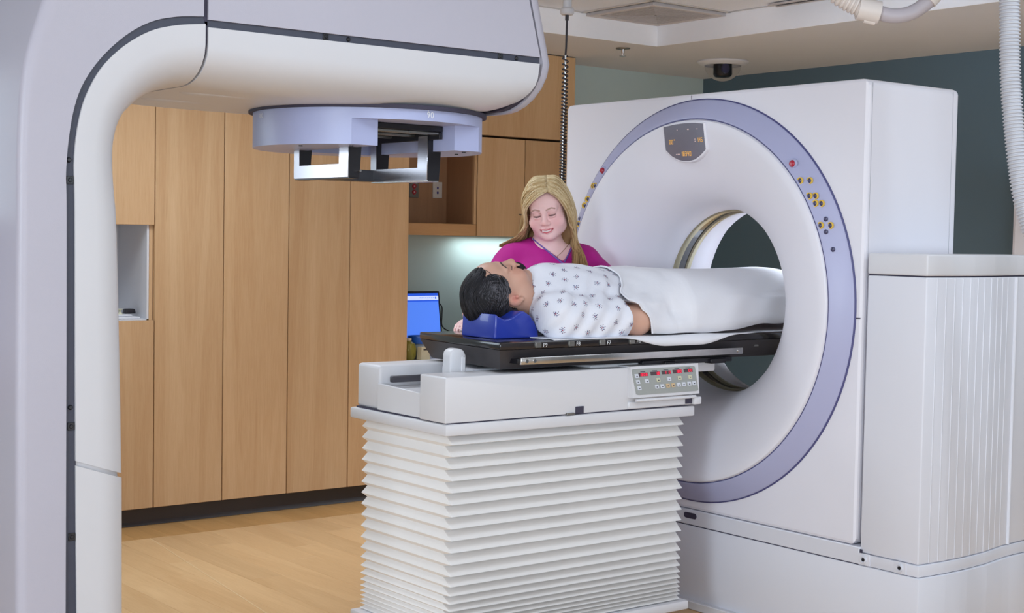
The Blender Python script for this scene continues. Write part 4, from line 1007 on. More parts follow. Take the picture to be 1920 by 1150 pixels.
def face_colour(L, base, kind):
    """skin colour by place on the head; L in head units"""
    x, y, z = np.abs(L[:, 0]), L[:, 1], L[:, 2]; c = np.tile(np.array(base) / 255, (len(L), 1)); fr = (y < -.04).astype(float)
    fem = kind == 'woman'
    inhead = (z > -.14) & (np.linalg.norm(L, axis=1) < .17); fr = fr * inhead
    g = lambda cx, cy, cz, r: np.exp(-((x - cx) ** 2 + (y - cy) ** 2 + (z - cz) ** 2) / r ** 2) * inhead
    c = mixc(c, (220, 132, 134) if fem else (200, 128, 108), np.clip((.38 if fem else .5) * g(.042, -.075, -.035, .028), 0, 1))
    c = mixc(c, (214, 134, 124) if fem else (192, 116, 98), np.clip(.5 * g(0, -.112, -.036, .014), 0, 1))
    c = mixc(c, (206, 110, 100), np.clip(.5 * g(.080, .012, -.012, .020) * (0 if fem else 1), 0, 1))
    # lips
    w_ = .029 if fem else .023; up = .006 if fem else 0
    zc = -.0695 + up * (x / w_) ** 2
    hl = (.0092 if fem else .0085) * np.sqrt(np.clip(1 - (x / (w_ + .001)) ** 2, 0, 1))
    m = fr * (y < -.075) * sstep(hl - np.abs(z - zc), -.0008, .0012) * (x < w_ + .0008)
    c = mixc(c, (204, 98, 106) if fem else (176, 106, 96), m * .9)
    ml = fr * (y < -.075) * sstep(.0010 - np.abs(z - zc), -.0010, .0006) * (x < w_)
    c = mixc(c, (96, 36, 40), ml)
    if fem:                                                          # teeth show in the smile
        mt = fr * (y < -.07) * sstep(.0027 - np.abs(z - zc - .0004), -.0006, .0010) * (x < .0195); c = mixc(c, (240, 234, 230), mt)
        mu = fr * (y < -.07) * sstep(.0009 - np.abs(z - zc - .0048), -.0008, .0004) * (x < .019); c = mixc(c, (150, 50, 62), mu * .6)
    # brows
    zb = .0215 + .004 * sstep(x, .012, .034) - .006 * sstep(x, .034, .050)
    mb_ = fr * sstep(.0032 - np.abs(z - zb), -.0012, .0016) * (x > .012) * (x < .050)
    c = mixc(c, (134, 94, 74) if fem else (40, 32, 34), mb_ * (.6 if fem else .95))
    # lash line on the lowered lid
    ze = (-.0060 + .0010 * ((x - .031) / .015) ** 2) if fem else (-.0085 + .0035 * ((x - .031) / .015) ** 2)
    me_ = fr * sstep((.0034 * np.sqrt(np.clip(1 - ((x - .031) / .0168) ** 2, 0, 1)) + .0002 if fem else .0018) - np.abs(z - ze), -.0008, .0010) * (np.abs(x - .031) < .0165)
    c = mixc(c, (52, 38, 40), me_ * .95)
    c = mixc(c, (196, 138, 130) if fem else (158, 104, 88), fr * sstep(.010 - np.abs(z + .001), -.004, .006) * (np.abs(x - .031) < .017) * .35)
    return c
def hand(f, wrist, fdir, palmn, side, s=1.0, curl=(18, 30), k=.006, thumb_out=1):
    """palm, five bent fingers and a thumb. fdir: pointing way; palmn: palm side normal; side: +1 thumb towards fdir x palmn"""
    wv = np.array(wrist, float); d = np.array(fdir, float); d /= np.linalg.norm(d); n = np.array(palmn, float); n -= d * (n @ d); n /= np.linalg.norm(n)
    t = np.cross(d, n) * side
    c = wv + d * .047 * s; T = np.stack([d, t, n], 1)
    f.ell(c, np.array((.050, .040, .0145)) * s, .012, '+', T)
    f.cap(wv - d * .02 * s, wv + d * .02 * s, .025 * s, .024 * s, .015)
    L = [(.040, .024, .020), (.045, .027, .021), (.042, .025, .020), (.033, .019, .018)]
    for i in range(4):
        off = (.027 - .0185 * i) * s; p = wv + d * (.088 - (.004 * abs(i - 1.2))) * s + t * off; a = R(curl[0]); dd = d
        f.cap(wv + d * .05 * s + t * off * .8, p, .0105 * s, .0098 * s, k)
        for j, l in enumerate(L[i]):
            dd = d * math.cos(a) + n * math.sin(a); q = p + dd * l * s; f.cap(p, q, (.0092 - .0009 * j) * s, (.0086 - .0010 * j) * s, .002); p = q; a += R(curl[1])
    p = wv + d * .022 * s + t * .030 * s; q = p + (d * .55 + t * .75 * thumb_out + n * .25) * .040 * s; f.cap(p - t * .012 * s, q, .0145 * s, .0112 * s, k)
    r_ = q + (d * .88 + t * .28 + n * .3) * .028 * s; f.cap(q, r_, .0108 * s, .0098 * s, .003); f.cap(r_, r_ + (d * .95 + t * .1 + n * .28) * .022 * s, .0096 * s, .0074 * s, .003)
def two_link(a, c, l1, l2, bend):
    a, c = np.array(a, float), np.array(c, float); v = c - a; d = np.linalg.norm(v)
    if d > (l1 + l2) * .995: c = a + v / d * (l1 + l2) * .995; v = c - a; d = np.linalg.norm(v)
    x = (l1 ** 2 - l2 ** 2 + d ** 2) / (2 * d); h = math.sqrt(max(l1 ** 2 - x ** 2, 0)); u = v / d; b_ = np.array(bend, float); b_ -= u * (b_ @ u); b_ /= np.linalg.norm(b_)
    return a + u * x + b_ * h, c
def strands(paths, radii, sides=4):
    """many thin tapering locks in one mesh; paths: list of (n,3) arrays; returns MB and the path parameter per vertex"""
    mb = MB(); par = []
    for P, (r0, r1, r2) in zip(paths, radii):
        n = len(P); t = np.linspace(0, 1, n); rr = np.where(t < .5, r0 + (r1 - r0) * t * 2, r1 + (r2 - r1) * (t - .5) * 2)
        mb.tube([tuple(p) for p in P], list(rr), sides, cap=True); par += list(np.repeat(t, sides))
    return mb, np.array(par)

# ------------------------------------------------------------------ the standing woman
WO = np.array((3.674, 4.50, 0.0)); WA = -39
wr = rotm('Z', WA)
ZS = np.array((1, 1, .985))                                            # her height against the first layout
def W(p): return WO + wr @ (np.array(p, float) * ZS)
def Wi(p): return (wr.T @ (np.array(p, float) - WO)) / ZS
def WV(V): return (V * ZS) @ wr.T + WO
woman = thing('person', 'blonde woman in magenta scrubs standing behind the couch smiling down', 'person', tuple(WO))
Th = rotm('Z', -11) @ rotm('Y', -8) @ rotm('X', 19)
ho = np.array((-.008, -.050, 1.555)); hs_ = .94
hr_t, hl_t = Wi((3.235, 4.375, 1.112)), Wi((3.84, 4.335, 1.112))
ax = [axis_pts(-.78, .62, .010, [(-.095, .080, .0018)] + [(hr_t[0] - .14, hr_t[0] + .07, .0045), (hl_t[0] - .08, hl_t[0] + .09, .006)]),
      axis_pts(-.62, .32, .010, [(-.175, -.06, .0018), (-.06, .06, .0032), (hr_t[1] - .10, hr_t[1] + .08, .0045), (hl_t[1] - .10, hl_t[1] + .06, .006)]),
      axis_pts(-.005, 1.70, .010, [(1.42, 1.62, .0018), (1.05, 1.15, .0045)])]
f = Field(ax)
def torso(f, off=0.0):
    f.cap((0, .025, 1.20), (0, .02, 1.02), .135, .140, .05, off=off)
    f.ell((0, .03, 1.24), (.158, .112, .15), .06, off=off)
    f.ell((0, .0, 1.02), (.175, .135, .17), .06, off=off); f.ell((0, .03, .86), (.185, .135, .13), .06, off=off)
    f.cap((0, .028, 1.37), (0, .01, 1.31), .062, .075, .04, off=off)
    for q in (-1, 1):
        f.ell((q * .078, -.072, 1.215), (.082, .070, .085), .05, off=off)
        f.cap((q * .03, .035, 1.390), (q * .132, .030, 1.345), .044, .056, .05, off=off)
torso(f)
f.cap((0, .03, 1.36), (-.004, .012, 1.47), .064, .054, .025)
f.cap((0, .004, 1.36), (-.006, -.014, 1.44), .044, .042, .02)     # soft front of the neck, under the chin
head(f, Th, ho, hs_, 'woman')
SHL, SHR = np.array((.146, .028, 1.335)), np.array((-.146, .028, 1.335))
arms = []
for sh, tgt, q in ((SHR, hr_t, -1), (SHL, hl_t, 1)):
    el, wrp = two_link(sh, tgt, .285, .25, (q * .6, .5, -.7)); arms.append((sh, el, wrp))
    f.cap(sh, el, .054, .044, .03); f.cap(el, wrp, .043, .026, .012)
wv_r = wr.T @ np.array((-.75, -.35, -.10))
hand(f, arms[0][2], wv_r, wr.T @ np.array((.0, -.2, -1)), 1, .95, (12, 22))
hand(f, arms[1][2], wr.T @ np.array((.15, -.95, -.12)), (0, 0, -1), -1, .95, (10, 18))
for q in (-1, 1):
    f.cap((q * .088, .03, .84), (q * .10, .03, .47), .098, .062, .03); f.cap((q * .10, .03, .47), (q * .105, .055, .09), .058, .038, .02)
    f.cap((q * .105, .05, .045), (q * .118, -.09, .028), .036, .028, .02)
V, F = keep_main(*f.mesh()); skin_tree = BVHTree.FromPolygons([Vector(v) for v in V], F.tolist())
Lh = (V - ho) @ Th / hs_
col = face_colour(Lh, (243, 200, 196), 'woman')
body = field_obj('body', WV(V), F, M['skin'], woman, col)
# scrub top: follows the torso, open V neck, short sleeves
ax = [axis_pts(-.36, .36, .0065, []), axis_pts(-.24, .24, .0065, []), axis_pts(.70, 1.47, .0065, [])]
f = Field(ax); torso(f, .011)
for sh, el, wrp in arms: f.cap(sh, sh + (el - sh) * .72, .066, .070, .03)
f.cap((0, .02, .98), (0, .02, .70), .185, .20, .05)
gx, gy, gz = f.full()
zl = 1.448 - (gx + .075) * .80; xr = .060 + (gz - 1.342) * .50
vcut = np.minimum(np.minimum(gz - zl, xr - gx), .02 - gy)
back = np.minimum(gz - 1.432, gy - .0)
rad_ = np.sqrt(gx ** 2 + (gy - .03) ** 2)
f.D = np.maximum(f.D, vcut.astype(np.float32)); f.D = np.maximum(f.D, np.minimum(np.minimum(.068 - rad_, gz - 1.36), gy - .0).astype(np.float32))
f.D = np.maximum(f.D, (.715 - gz + 0 * gx).astype(np.float32))
for sh, el, wrp in arms:                                              # sleeve ends square across the arm
    u = (el - sh) / np.linalg.norm(el - sh); c_ = sh + (el - sh) * .66
    pl = (gx - c_[0]) * u[0] + (gy - c_[1]) * u[1] + (gz - c_[2]) * u[2]
    near_ = .12 - np.sqrt((gx - c_[0]) ** 2 + (gy - c_[1]) ** 2 + (gz - c_[2]) ** 2)
    f.D = np.maximum(f.D, np.minimum(pl, near_).astype(np.float32))
# soft folds
f.D = f.D + (.0022 * np.sin(gx * 34 + gz * 60) * np.sin(gz * 23 + gy * 31 + 1)).astype(np.float32)
V, F = keep_main(*f.mesh()); Vw = WV(V)
top = field_obj('scrub_top', Vw, F, M['scrub'], woman, smooth=1, )
tree = BVHTree.FromPolygons([Vector(v) for v in V], F.tolist())
def front(x, z, d=.002):
    hs = [h[0] for h in (tree.ray_cast(Vector((x, -1, z)), Vector((0, 1, 0))), skin_tree.ray_cast(Vector((x, -1, z)), Vector((0, 1, 0)))) if h[0] is not None]
    return None if not hs else (x, min(h.y for h in hs) - d, z)
mb = MB()
for a, b_ in (((-.078, 1.4500, 0), (.135, 1.280)), ((.098, 1.424, .004), (.0600, 1.348))):
    pts = [front(a[0] + (b_[0] - a[0]) * t + a[2], a[1] + (b_[1] - a[1]) * t - .005) for t in np.linspace(0, 1, 40)]
    run = [p for p in pts if p and p[1] < .03]
    # smooth over the torn edge
    for _ in range(3): run = [run[0]] + [tuple((np.array(run[i - 1]) + np.array(run[i]) + np.array(run[i + 1])) / 3) for i in range(1, len(run) - 1)] + [run[-1]]
    mb.tube([tuple(W(p)) for p in run], .0030, 6)
tr_ = obj('neck_trim', mb, M['trim'], woman, label='thin violet piping along the V neck'); tr_['kind'] = 'thing'
# trousers and shoes
ax = [axis_pts(-.30, .30, .009, []), axis_pts(-.20, .22, .009, []), axis_pts(.05, .98, .009, [])]
f = Field(ax); f.ell((0, .02, .88), (.19, .145, .12), .05)
for q in (-1, 1): f.cap((q * .09, .03, .84), (q * .105, .04, .08), .108, .078, .03)
gx, gy, gz = f.full(); f.D = np.maximum(f.D, (.085 - gz + 0 * gx).astype(np.float32)); f.D = np.maximum(f.D, (gz - .95 + 0 * gx).astype(np.float32))
V, F = keep_main(*f.mesh()); field_obj('scrub_trousers', WV(V), F, M['scrub'], woman)
for q in (-1, 1):
    ax = [axis_pts(q * .11 - .06, q * .11 + .06, .006, []), axis_pts(-.16, .12, .006, []), axis_pts(.0, .12, .006, [])]
    f = Field(ax); f.cap((q * .105, .055, .045), (q * .118, -.095, .036), .044, .038, .02); f.cap((q * .105, .055, .05), (q * .105, .055, .085), .044, .044, .02)
    gx, gy, gz = f.full(); f.D = np.maximum(f.D, (.003 - gz + 0 * gx).astype(np.float32)); f.D = np.maximum(f.D, (gz - .095 + 0 * gx).astype(np.float32))
    V, F = keep_main(*f.mesh()); field_obj('shoe', WV(V), F, M['shoe'], woman)
# hair: a soft under-volume plus long locks from a side parting
def Hh(p): return ho + Th @ np.array(p, float)
ax = [axis_pts(-.19, .17, .0045, []), axis_pts(-.15, .15, .0045, []), axis_pts(1.26, 1.70, .0045, [])]
f = Field(ax)
f.ell(Hh((0, .018, .034)), (.084, .096, .084), .0, '+', Th)
f.ell(Hh((0, .050, -.03)), (.078, .062, .10), .04, '+', Th)
for q, x1, y1 in ((-1, -.128, .045), (1, .108, -.02)):
    a = Hh((q * .076, .016, .02)); b_ = np.array((x1 * .86, y1 + .01, 1.45)); f.cap(a, b_, .018, .013, .03)
f.cap(Hh((.068, .030, -.02)), (.072, .018, 1.425), .022, .022, .02); f.ell((-.005, .055, 1.44), (.075, .04, .07), .03); f.ell((-.005, .095, 1.36), (.08, .03, .07), .03)
gx, gy, gz = f.full(); q3 = [gx - ho[0], gy - ho[1], gz - ho[2]]
lx_, ly_, lz_ = [Th[0, i] * q3[0] + Th[1, i] * q3[1] + Th[2, i] * q3[2] for i in range(3)]
# keep the face clear
zh_ = np.interp(lx_, [-.088, -.076, -.068, -.036, 0, .030, .046, .062, .072, .084], [-.35, -.05, .018, .060, .078, .088, .074, .044, .0, -.35])
fc = np.minimum((zh_ - lz_) * .8, -.014 - ly_)
f.D = np.maximum(f.D, fc.astype(np.float32))
V, F = keep_main(*f.mesh())
def blond(n, P, seed=0):
    r_ = np.random.RandomState(seed); b_ = np.array((214, 186, 138)) / 255; d_ = np.array((158, 120, 78)) / 255; return b_, d_
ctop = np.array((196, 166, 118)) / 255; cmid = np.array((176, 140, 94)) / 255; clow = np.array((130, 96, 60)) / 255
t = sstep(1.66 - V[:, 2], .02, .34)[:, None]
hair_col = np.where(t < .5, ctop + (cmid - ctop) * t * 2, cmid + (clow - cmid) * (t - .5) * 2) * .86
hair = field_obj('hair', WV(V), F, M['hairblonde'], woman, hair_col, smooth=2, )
hair['label'] = 'long straight blonde hair with a side parting'
rs = np.random.RandomState(7); paths = []; rad_ = []; tone = []
xp = .028                                                            # parting, towards her left
def dome(v, e=1.0):
    """point on the skull shell in the direction v (head units)"""
    c = np.array((0, .016, .034)); r = np.array((.086, .099, .0865)) * e; v = np.array(v, float); return c + v / np.linalg.norm(v / r)
KEY = [0, .3, .6, 1]
def kf(tab, u): return np.array([np.interp(u, KEY, [r_[c] for r_ in tab]) for c in range(3)])
ROOT = [(xp, -.084, .091), (xp * .9, -.046, .1195), (xp * .6, .020, .126), (.0, .088, .100)]
MIDS = {-1: ([(-.012, -.096, .079), (-.034, -.066, .112), (-.036, .010, .1225), (-.022, .092, .095)],
             [(-.067, -.069, .028), (-.082, -.036, .052), (-.089, .020, .050), (-.050, .114, .025)],
             [(-.086, -.036, -.050), (-.094, -.018, -.050), (-.097, .030, -.050), (-.055, .112, -.075)]),
        1: ([(.056, -.078, .068), (.064, -.048, .100), (.060, .015, .1135), (.032, .092, .092)],
            [(.080, -.047, .006), (.090, -.020, .040), (.091, .025, .040), (.055, .114, .020)],
            [(.087, -.027, -.060), (.096, -.010, -.050), (.098, .030, -.050), (.060, .112, -.075)])}
for side, cnt in ((-1, 1500), (1, 1400)):
    for i in range(cnt):
        u = rs.rand() ** 1.15; e = rs.rand(); j_ = lambda s_: (rs.rand(3) - .5) * s_
        c0 = np.array((0, .016, .034))
        P4 = []
        for lv, tab in enumerate([ROOT] + list(MIDS[side])):
            p = kf(tab, u); p = c0 + (p - c0) * (.985 + .045 * e) + j_((.002, .007, .009, .011)[lv]); P4.append(Hh(p))
        back = float(sstep(u, .62, .80)); r1, r2, r3 = rs.rand(), rs.rand(), rs.rand()
        if side > 0:                                                 # falls in front of her left shoulder
            E1 = np.array((.092 + .022 * r1, -.048 + .03 * r2, 1.430)); E2 = np.array((.098 + .044 * r1, -.088 - .016 * r2, 1.370)); E3 = np.array((.090 + .070 * r1, -.122 - .014 * r2, 1.292 + .030 * r3))
        else:                                                        # goes back over her right shoulder
            E1 = np.array((-.096 - .028 * r1, -.006 + .03 * r2, 1.448)); E2 = np.array((-.118 - .036 * r1, .028 + .03 * r2, 1.420 + .008 * r3)); E3 = np.array((-.128 - .070 * r1, .080 + .03 * r2, 1.396 + .010 * r3))
        B1 = np.array((side * (.070 + .035 * r1), .092 + .015 * r2, 1.43)); B2 = np.array((side * (.068 + .035 * r1), .122 + .01 * r2, 1.36)); B3 = np.array((side * (.062 + .035 * r1), .135 + .01 * r2, 1.285))
        e1, e2, e3 = [(q if rs.rand() > 2 else q * (1 - back) + b2 * back) for q, b2 in ((E1, B1), (E2, B2), (E3, B3))]
        P = np.array(spline(P4 + [e1, e2, e3], 5)); P = P + .0010 * np.sin(np.linspace(0, 9, len(P)) + 5 * u)[:, None] * np.array((1, .5, 0))
        paths.append(WV(P)); rad_.append((.0011, .0016, .0005)); tone.append((rs.rand(), side, u))
mb, par = strands(paths, rad_, 3)
ns = len(paths); npth = len(mb.v) // ns
cl_ = []
for i in range(ns):
    q = tone[i][0]; p = par[i * npth:(i + 1) * npth][:, None]
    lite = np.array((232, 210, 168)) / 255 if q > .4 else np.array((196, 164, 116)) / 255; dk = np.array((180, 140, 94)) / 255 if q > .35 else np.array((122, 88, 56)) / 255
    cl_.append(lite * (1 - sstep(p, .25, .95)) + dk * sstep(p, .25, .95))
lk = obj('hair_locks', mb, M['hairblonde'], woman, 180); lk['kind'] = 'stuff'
def put_col(o, col):
    at = o.data.attributes.new('Col', 'FLOAT_COLOR', 'POINT')
    c = np.concatenate([np.where(col <= .04045, col / 12.92, ((col + .055) / 1.055) ** 2.4), np.ones((len(col), 1))], 1); at.data.foreach_set('color', c.astype(np.float32).ravel())
cl_ = np.concatenate(cl_)
if len(o_v := lk.data.vertices) == len(cl_): put_col(lk, cl_)
else: put_col(lk, np.tile(cl_.mean(0), (len(lk.data.vertices), 1)))
# fine necklace
tree = BVHTree.FromPolygons([Vector(v) for v in ((np.array([tuple(v.co) for v in body.data.vertices]) @ wr) / ZS)], [list(p.vertices) for p in body.data.polygons])
pts = []
for t in np.linspace(-1, 1, 30):
    x = .005 + .075 * t; z = 1.352 + .062 * abs(t) ** 1.7
    h = tree.ray_cast(Vector((x, -1, z)), Vector((0, 1, 0)))
    if h[0]: pts.append(tuple(W((h[0].x, h[0].y - .001, h[0].z))))
obj('necklace', MB().tube(pts, .0011, 5), M['gold2'], woman)

# ------------------------------------------------------------------ the lying man
man = thing('person', 'dark haired man with a moustache lying on the couch in a patterned gown', 'person', (3.45, 4.02, 1.085))
Tp = np.array(((0, 0, -1), (1, 0, 0), (0, -1, 0)), float)             # columns: his left -> +y, back -> -z, crown -> -x
Tp = np.array(((0., 0., -1.), (1., 0., 0.), (0., -1., 0.)))
Tp = Tp @ rotm('X', 10)
po = np.array((3.061, 4.02, 1.222)); ps = 1.075
ax = [axis_pts(2.92, 4.97, .010, [(2.93, 3.24, .0028), (3.40, 3.60, .006)]), axis_pts(3.72, 4.32, .010, [(3.92, 4.12, .0028), (3.74, 3.86, .007)]), axis_pts(1.07, 1.36, .010, [(1.07, 1.345, .0030)])]
f = Field(ax)
def mtorso(f, off=0.0):
    f.ell((3.42, 4.02, 1.185), (.24, .160, .115), .05, off=off); f.ell((3.36, 4.02, 1.20), (.17, .155, .105), .05, off=off)
    f.ell((3.72, 4.02, 1.185), (.27, .158, .115), .06, off=off); f.ell((4.0, 4.02, 1.175), (.18, .165, .095), .06, off=off)
    for q in (-1, 1): f.cap((3.22, 4.02 + q * .06, 1.175), (3.19, 4.02 + q * .165, 1.150), .062, .062, .05, off=off)
mtorso(f)
f.cap(po + Tp @ np.array((0, .012, -.06)) * ps, (3.245, 4.02, 1.185), .058, .064, .03)
head(f, Tp, po, ps, 'man')
f.ell(po + Tp @ np.array((0, -.102, -.052)) * ps, np.array((.022, .006, .010)) * ps, .008, '+', Tp)
man_arm = []
for q in (-1, 1):
    sh = np.array((3.195, 4.02 + q * .175, 1.150)); el = np.array((3.53, 4.02 + q * .198, 1.130)); wr_ = np.array((3.66, 4.02 + q * .085, 1.255))
    man_arm.append((sh, el, wr_)); f.cap(sh, el, .058, .051, .03); f.cap(el, wr_, .050, .028, .02)
    hand(f, wr_, (.55, -q * .8, .06), (0, 0, -1), -q, .95, (8, 12))
for q in (-1, 1):
    f.cap((4.0, 4.02 + q * .085, 1.175), (4.40, 4.02 + q * .09, 1.185), .088, .062, .03); f.cap((4.40, 4.02 + q * .09, 1.185), (4.76, 4.02 + q * .085, 1.14), .058, .040, .02)
    f.cap((4.79, 4.02 + q * .085, 1.125), (4.83, 4.02 + q * .10, 1.28), .038, .030, .02)
f.D = np.maximum(f.D, (1.0775 - f.full()[2] + 0 * f.full()[0]).astype(np.float32))
V, F = keep_main(*f.mesh())
Lm = (V - po) @ Tp / ps
col = face_colour(Lm, (208, 163, 142), 'man')
# beard shadow
bs = np.exp(-((Lm[:, 1] + .05) ** 2 / .05 ** 2 + (Lm[:, 2] + .085) ** 2 / .03 ** 2)) * (Lm[:, 1] < .02) * (np.linalg.norm(Lm, axis=1) < .15)
col = mixc(col, (150, 112, 96), .35 * bs)
mbody = field_obj('body', V, F, M['skin'], man, col)
# short wavy black hair
def Pm(p): return po + Tp @ (np.array(p, float) * ps)
ax = [axis_pts(2.90, 3.16, .0032, []), axis_pts(3.90, 4.14, .0032, []), axis_pts(1.07, 1.34, .0032, [])]
f = Field(ax)
f.ell(Pm((0, .016, .036)), np.array((.0835, .1015, .092)) * ps, 0, '+', Tp)
f.ell(Pm((0, .060, -.02)), np.array((.068, .050, .065)) * ps, .03, '+', Tp)
gx, gy, gz = f.full(); q3 = [gx - po[0], gy - po[1], gz - po[2]]
lx_, ly_, lz_ = [(Tp[0, i] * q3[0] + Tp[1, i] * q3[1] + Tp[2, i] * q3[2]) / ps for i in range(3)]
ax_ = np.abs(lx_)
# hairline: receding at the temples, sideburn before the ear, nape behind it
def hairline(ax_, ly_, lz_):
    """positive in front of the hairline (bare skin), negative under hair"""
    zh = np.interp(ax_, [0, .03, .046, .058, .068, .080], [.082, .086, .092, .060, .022, .010])
    y2 = np.interp(lz_, [-.09, -.012, -.0119, .0, .03], [.060, .030, -.006, -.010, -.020])
    ear = (1 - np.sqrt(((ly_ - .016) / .027) ** 2 + ((lz_ + .016) / .037) ** 2)) * .03
    return np.maximum(np.minimum(np.where(lz_ > -.03, zh - lz_, 1.0), y2 - ly_), np.where(ax_ > .05, ear, -1.0))
fc = hairline(ax_, ly_, lz_)
f.D = np.maximum(f.D, (fc * ps * .8).astype(np.float32))
f.D = f.D + (.0016 * np.sin(lz_ * 190 + 3.0 * np.sin(lx_ * 60) + ly_ * 60)).astype(np.float32)
V, F = keep_main(*f.mesh())
Lq = (V - po) @ Tp / ps
hc = np.tile(np.array((34, 32, 36)) / 255, (len(V), 1)); gm = np.exp(-((np.abs(Lq[:, 0]) - .075) ** 2 / .02 ** 2 + (Lq[:, 1] + .0) ** 2 / .03 ** 2 + (Lq[:, 2] - .03) ** 2 / .045 ** 2))
hc = mixc(hc, (92, 90, 96), .7 * gm)
hm = field_obj('hair', V, F, M['hairblack'], man, hc, smooth=1); hm['label'] = 'short wavy black hair greying at the temple'
rs = np.random.RandomState(3); paths = []; rad_ = []; tn = []
cc = np.array((0, .016, .036)); rr_ = np.array((.0835, .1015, .092))
def shell(a, b_):       # a: 0 hairline .. 1 nape over the crown; b: -90..90 side angle
    th = R(118 - 190 * a); d = np.array((math.sin(R(b_)), -math.sin(th) * math.cos(R(b_)) if False else 0, 0)); return d
for i in range(2600):
    bx = rs.uniform(-1, 1); bx = math.copysign(abs(bx) ** .75, bx); b_ = R(87 * bx)
    a0_ = rs.uniform(0, .78); a1_ = a0_ + rs.uniform(.22, .40); pts = []
    ph = rs.rand() * 6
    for t in np.linspace(0, 1, 9):
        a = a0_ + (a1_ - a0_) * t; th = R(-10 + 165 * a)                 # sweeps from the front hairline over the crown to the nape
        v = np.array((math.sin(b_), -math.cos(b_) * math.cos(th), math.cos(b_) * math.sin(th) + .25 * abs(math.sin(b_))))
        wv_ = math.sin(13 * a + 2.2 * bx + .5 * math.sin(5 * bx)); v[0] += .055 * wv_ + .012 * math.sin(6 * t + ph); v[2] += .02 * wv_
        p = cc + v / np.linalg.norm(v / (rr_ * (1.004 + .030 * math.sin(math.pi * t) * (.6 + .4 * math.sin(13 * a + 2.2 * bx)))))
        pts.append(p)
    pts = np.array(pts)
    # stay behind the hairline
    x_, y_, z_ = np.abs(pts[:, 0]), pts[:, 1], pts[:, 2]
    ok = (hairline(x_, y_, z_) < -.005) & (z_ > -.075)
    if ok.sum() < 6: continue
    k0 = np.argmax(ok); k1 = k0 + (np.argmin(ok[k0:]) if not ok[k0:].all() else len(ok) - k0); pts = pts[k0:k1]
    if len(pts) < 5: continue
    paths.append(np.array([Pm(p) for p in np.array(spline(list(pts), 1))[:5]] if False else [Pm(p) for p in pts[:9]])); rad_.append((.0008, .0013, .0004)); tn.append((rs.rand(), x_.mean(), y_.mean(), z_.mean()))
for i in range(1500):
    sd_ = rs.choice((-1, 1)); y0, z0 = rs.uniform(-.07, .075), rs.uniform(-.055, .085); pts = []; ph = 8 * y0 + 14 * z0
    for t in np.linspace(0, 1, 7):
        y_ = y0 + .034 * t; z_ = z0 - .010 * t + .0028 * math.sin(7 * t + ph * 3); q = 1 - ((y_ - cc[1]) / rr_[1]) ** 2 - ((z_ - cc[2]) / rr_[2]) ** 2
        if q < .02: break
        k_ = 1.004 + .018 * math.sin(math.pi * t); pts.append(np.array((sd_ * rr_[0] * math.sqrt(q) * k_, cc[1] + (y_ - cc[1]) * k_, cc[2] + (z_ - cc[2]) * k_)))
    if len(pts) < 5: continue
    pts = np.array(pts); ok = (hairline(np.abs(pts[:, 0]), pts[:, 1], pts[:, 2]) < .0005)
    if ok.sum() < 5: continue
    pts = pts[np.argmax(ok):]
    if len(pts) < 5: continue
    paths.append(np.array([Pm(p) for p in pts])); rad_.append((.0007, .0012, .0004)); tn.append((rs.rand(), abs(pts[:, 0]).mean(), pts[:, 1].mean(), pts[:, 2].mean()))
mb = MB(); cl_ = []
for P, r_, q in zip(paths, rad_, tn):
    n0 = len(mb.v); n = len(P); t = np.linspace(0, 1, n); rr2 = np.where(t < .5, r_[0] + (r_[1] - r_[0]) * t * 2, r_[1] + (r_[2] - r_[1]) * (t - .5) * 2)
    mb.tube([tuple(p) for p in P], list(rr2), 4); g_ = math.exp(-((q[1] - .075) ** 2 / .022 ** 2 + q[2] ** 2 / .035 ** 2 + (q[3] - .03) ** 2 / .05 ** 2))
    base = np.array((26, 24, 28)) / 255 if q[0] < .88 else np.array((60, 58, 64)) / 255
    if q[0] < .75 * g_: base = np.array((92, 90, 96)) / 255
    cl_ += [base] * (len(mb.v) - n0)
lk = obj('hair_locks', mb, M['hairblack'], man, 180); lk['kind'] = 'stuff'; put_col(lk, np.array(cl_) if len(cl_) == len(lk.data.vertices) else np.tile((.14, .13, .15), (len(lk.data.vertices), 1)))
# moustache: short bristles fanned over the upper lip
paths = []; rs = np.random.RandomState(5)
for i in range(320):
    x = rs.uniform(-.031, .031); y = -.1035 + 17 * x * x; a = Pm((x * .9, y + .002, -.0480 - .008 * rs.rand() - .10 * abs(x))); b_ = Pm((x * 1.12, y - .0075, -.0605 - .006 * rs.rand() - .24 * abs(x)))
    m_ = (a + b_) / 2 + Tp @ np.array((0, -.0050, 0)); paths.append(np.array([a, m_, b_]))
mb, par = strands(paths, [(.0022, .0028, .0010)] * len(paths)); ms = obj('moustache', mb, M['hairblack'], man, 180, label='thick black moustache'); ms['kind'] = 'stuff'
put_col(ms, np.tile(np.array((30, 27, 30)) / 255, (len(ms.data.vertices), 1)))
# hospital gown
ax = [axis_pts(3.06, 3.66, .0055, []), axis_pts(3.74, 4.30, .0055, []), axis_pts(1.074, 1.335, .005, [])]
f = Field(ax); mtorso(f, .012)
for (sh, el, w2), q in zip(man_arm, (-1, 1)):
    f.cap(sh, sh + (el - sh) * .95, .074, .072, .04); f.ell((3.29, 4.02 + q * .195, 1.105), (.15, .055, .05), .04)
f.cap((3.195, 4.02, 1.20), (3.26, 4.02, 1.24), .075, .085, .04)
gx, gy, gz = f.full()
f.D = f.D + (.0042 * np.sin(gx * 75 + 24 * np.abs(gy - 4.02) - 60 * (gz - 1.1)) * sstep(np.abs(gy - 4.02), .10, .17) + .0016 * np.sin(gx * 40 + gy * 55 + gz * 30)).astype(np.float32)
neck_ax = np.sqrt((gy - 4.02) ** 2 + ((gz - 1.195) / 1.0) ** 2)
slant = gx - (3.228 + .12 * (gz - 1.26))
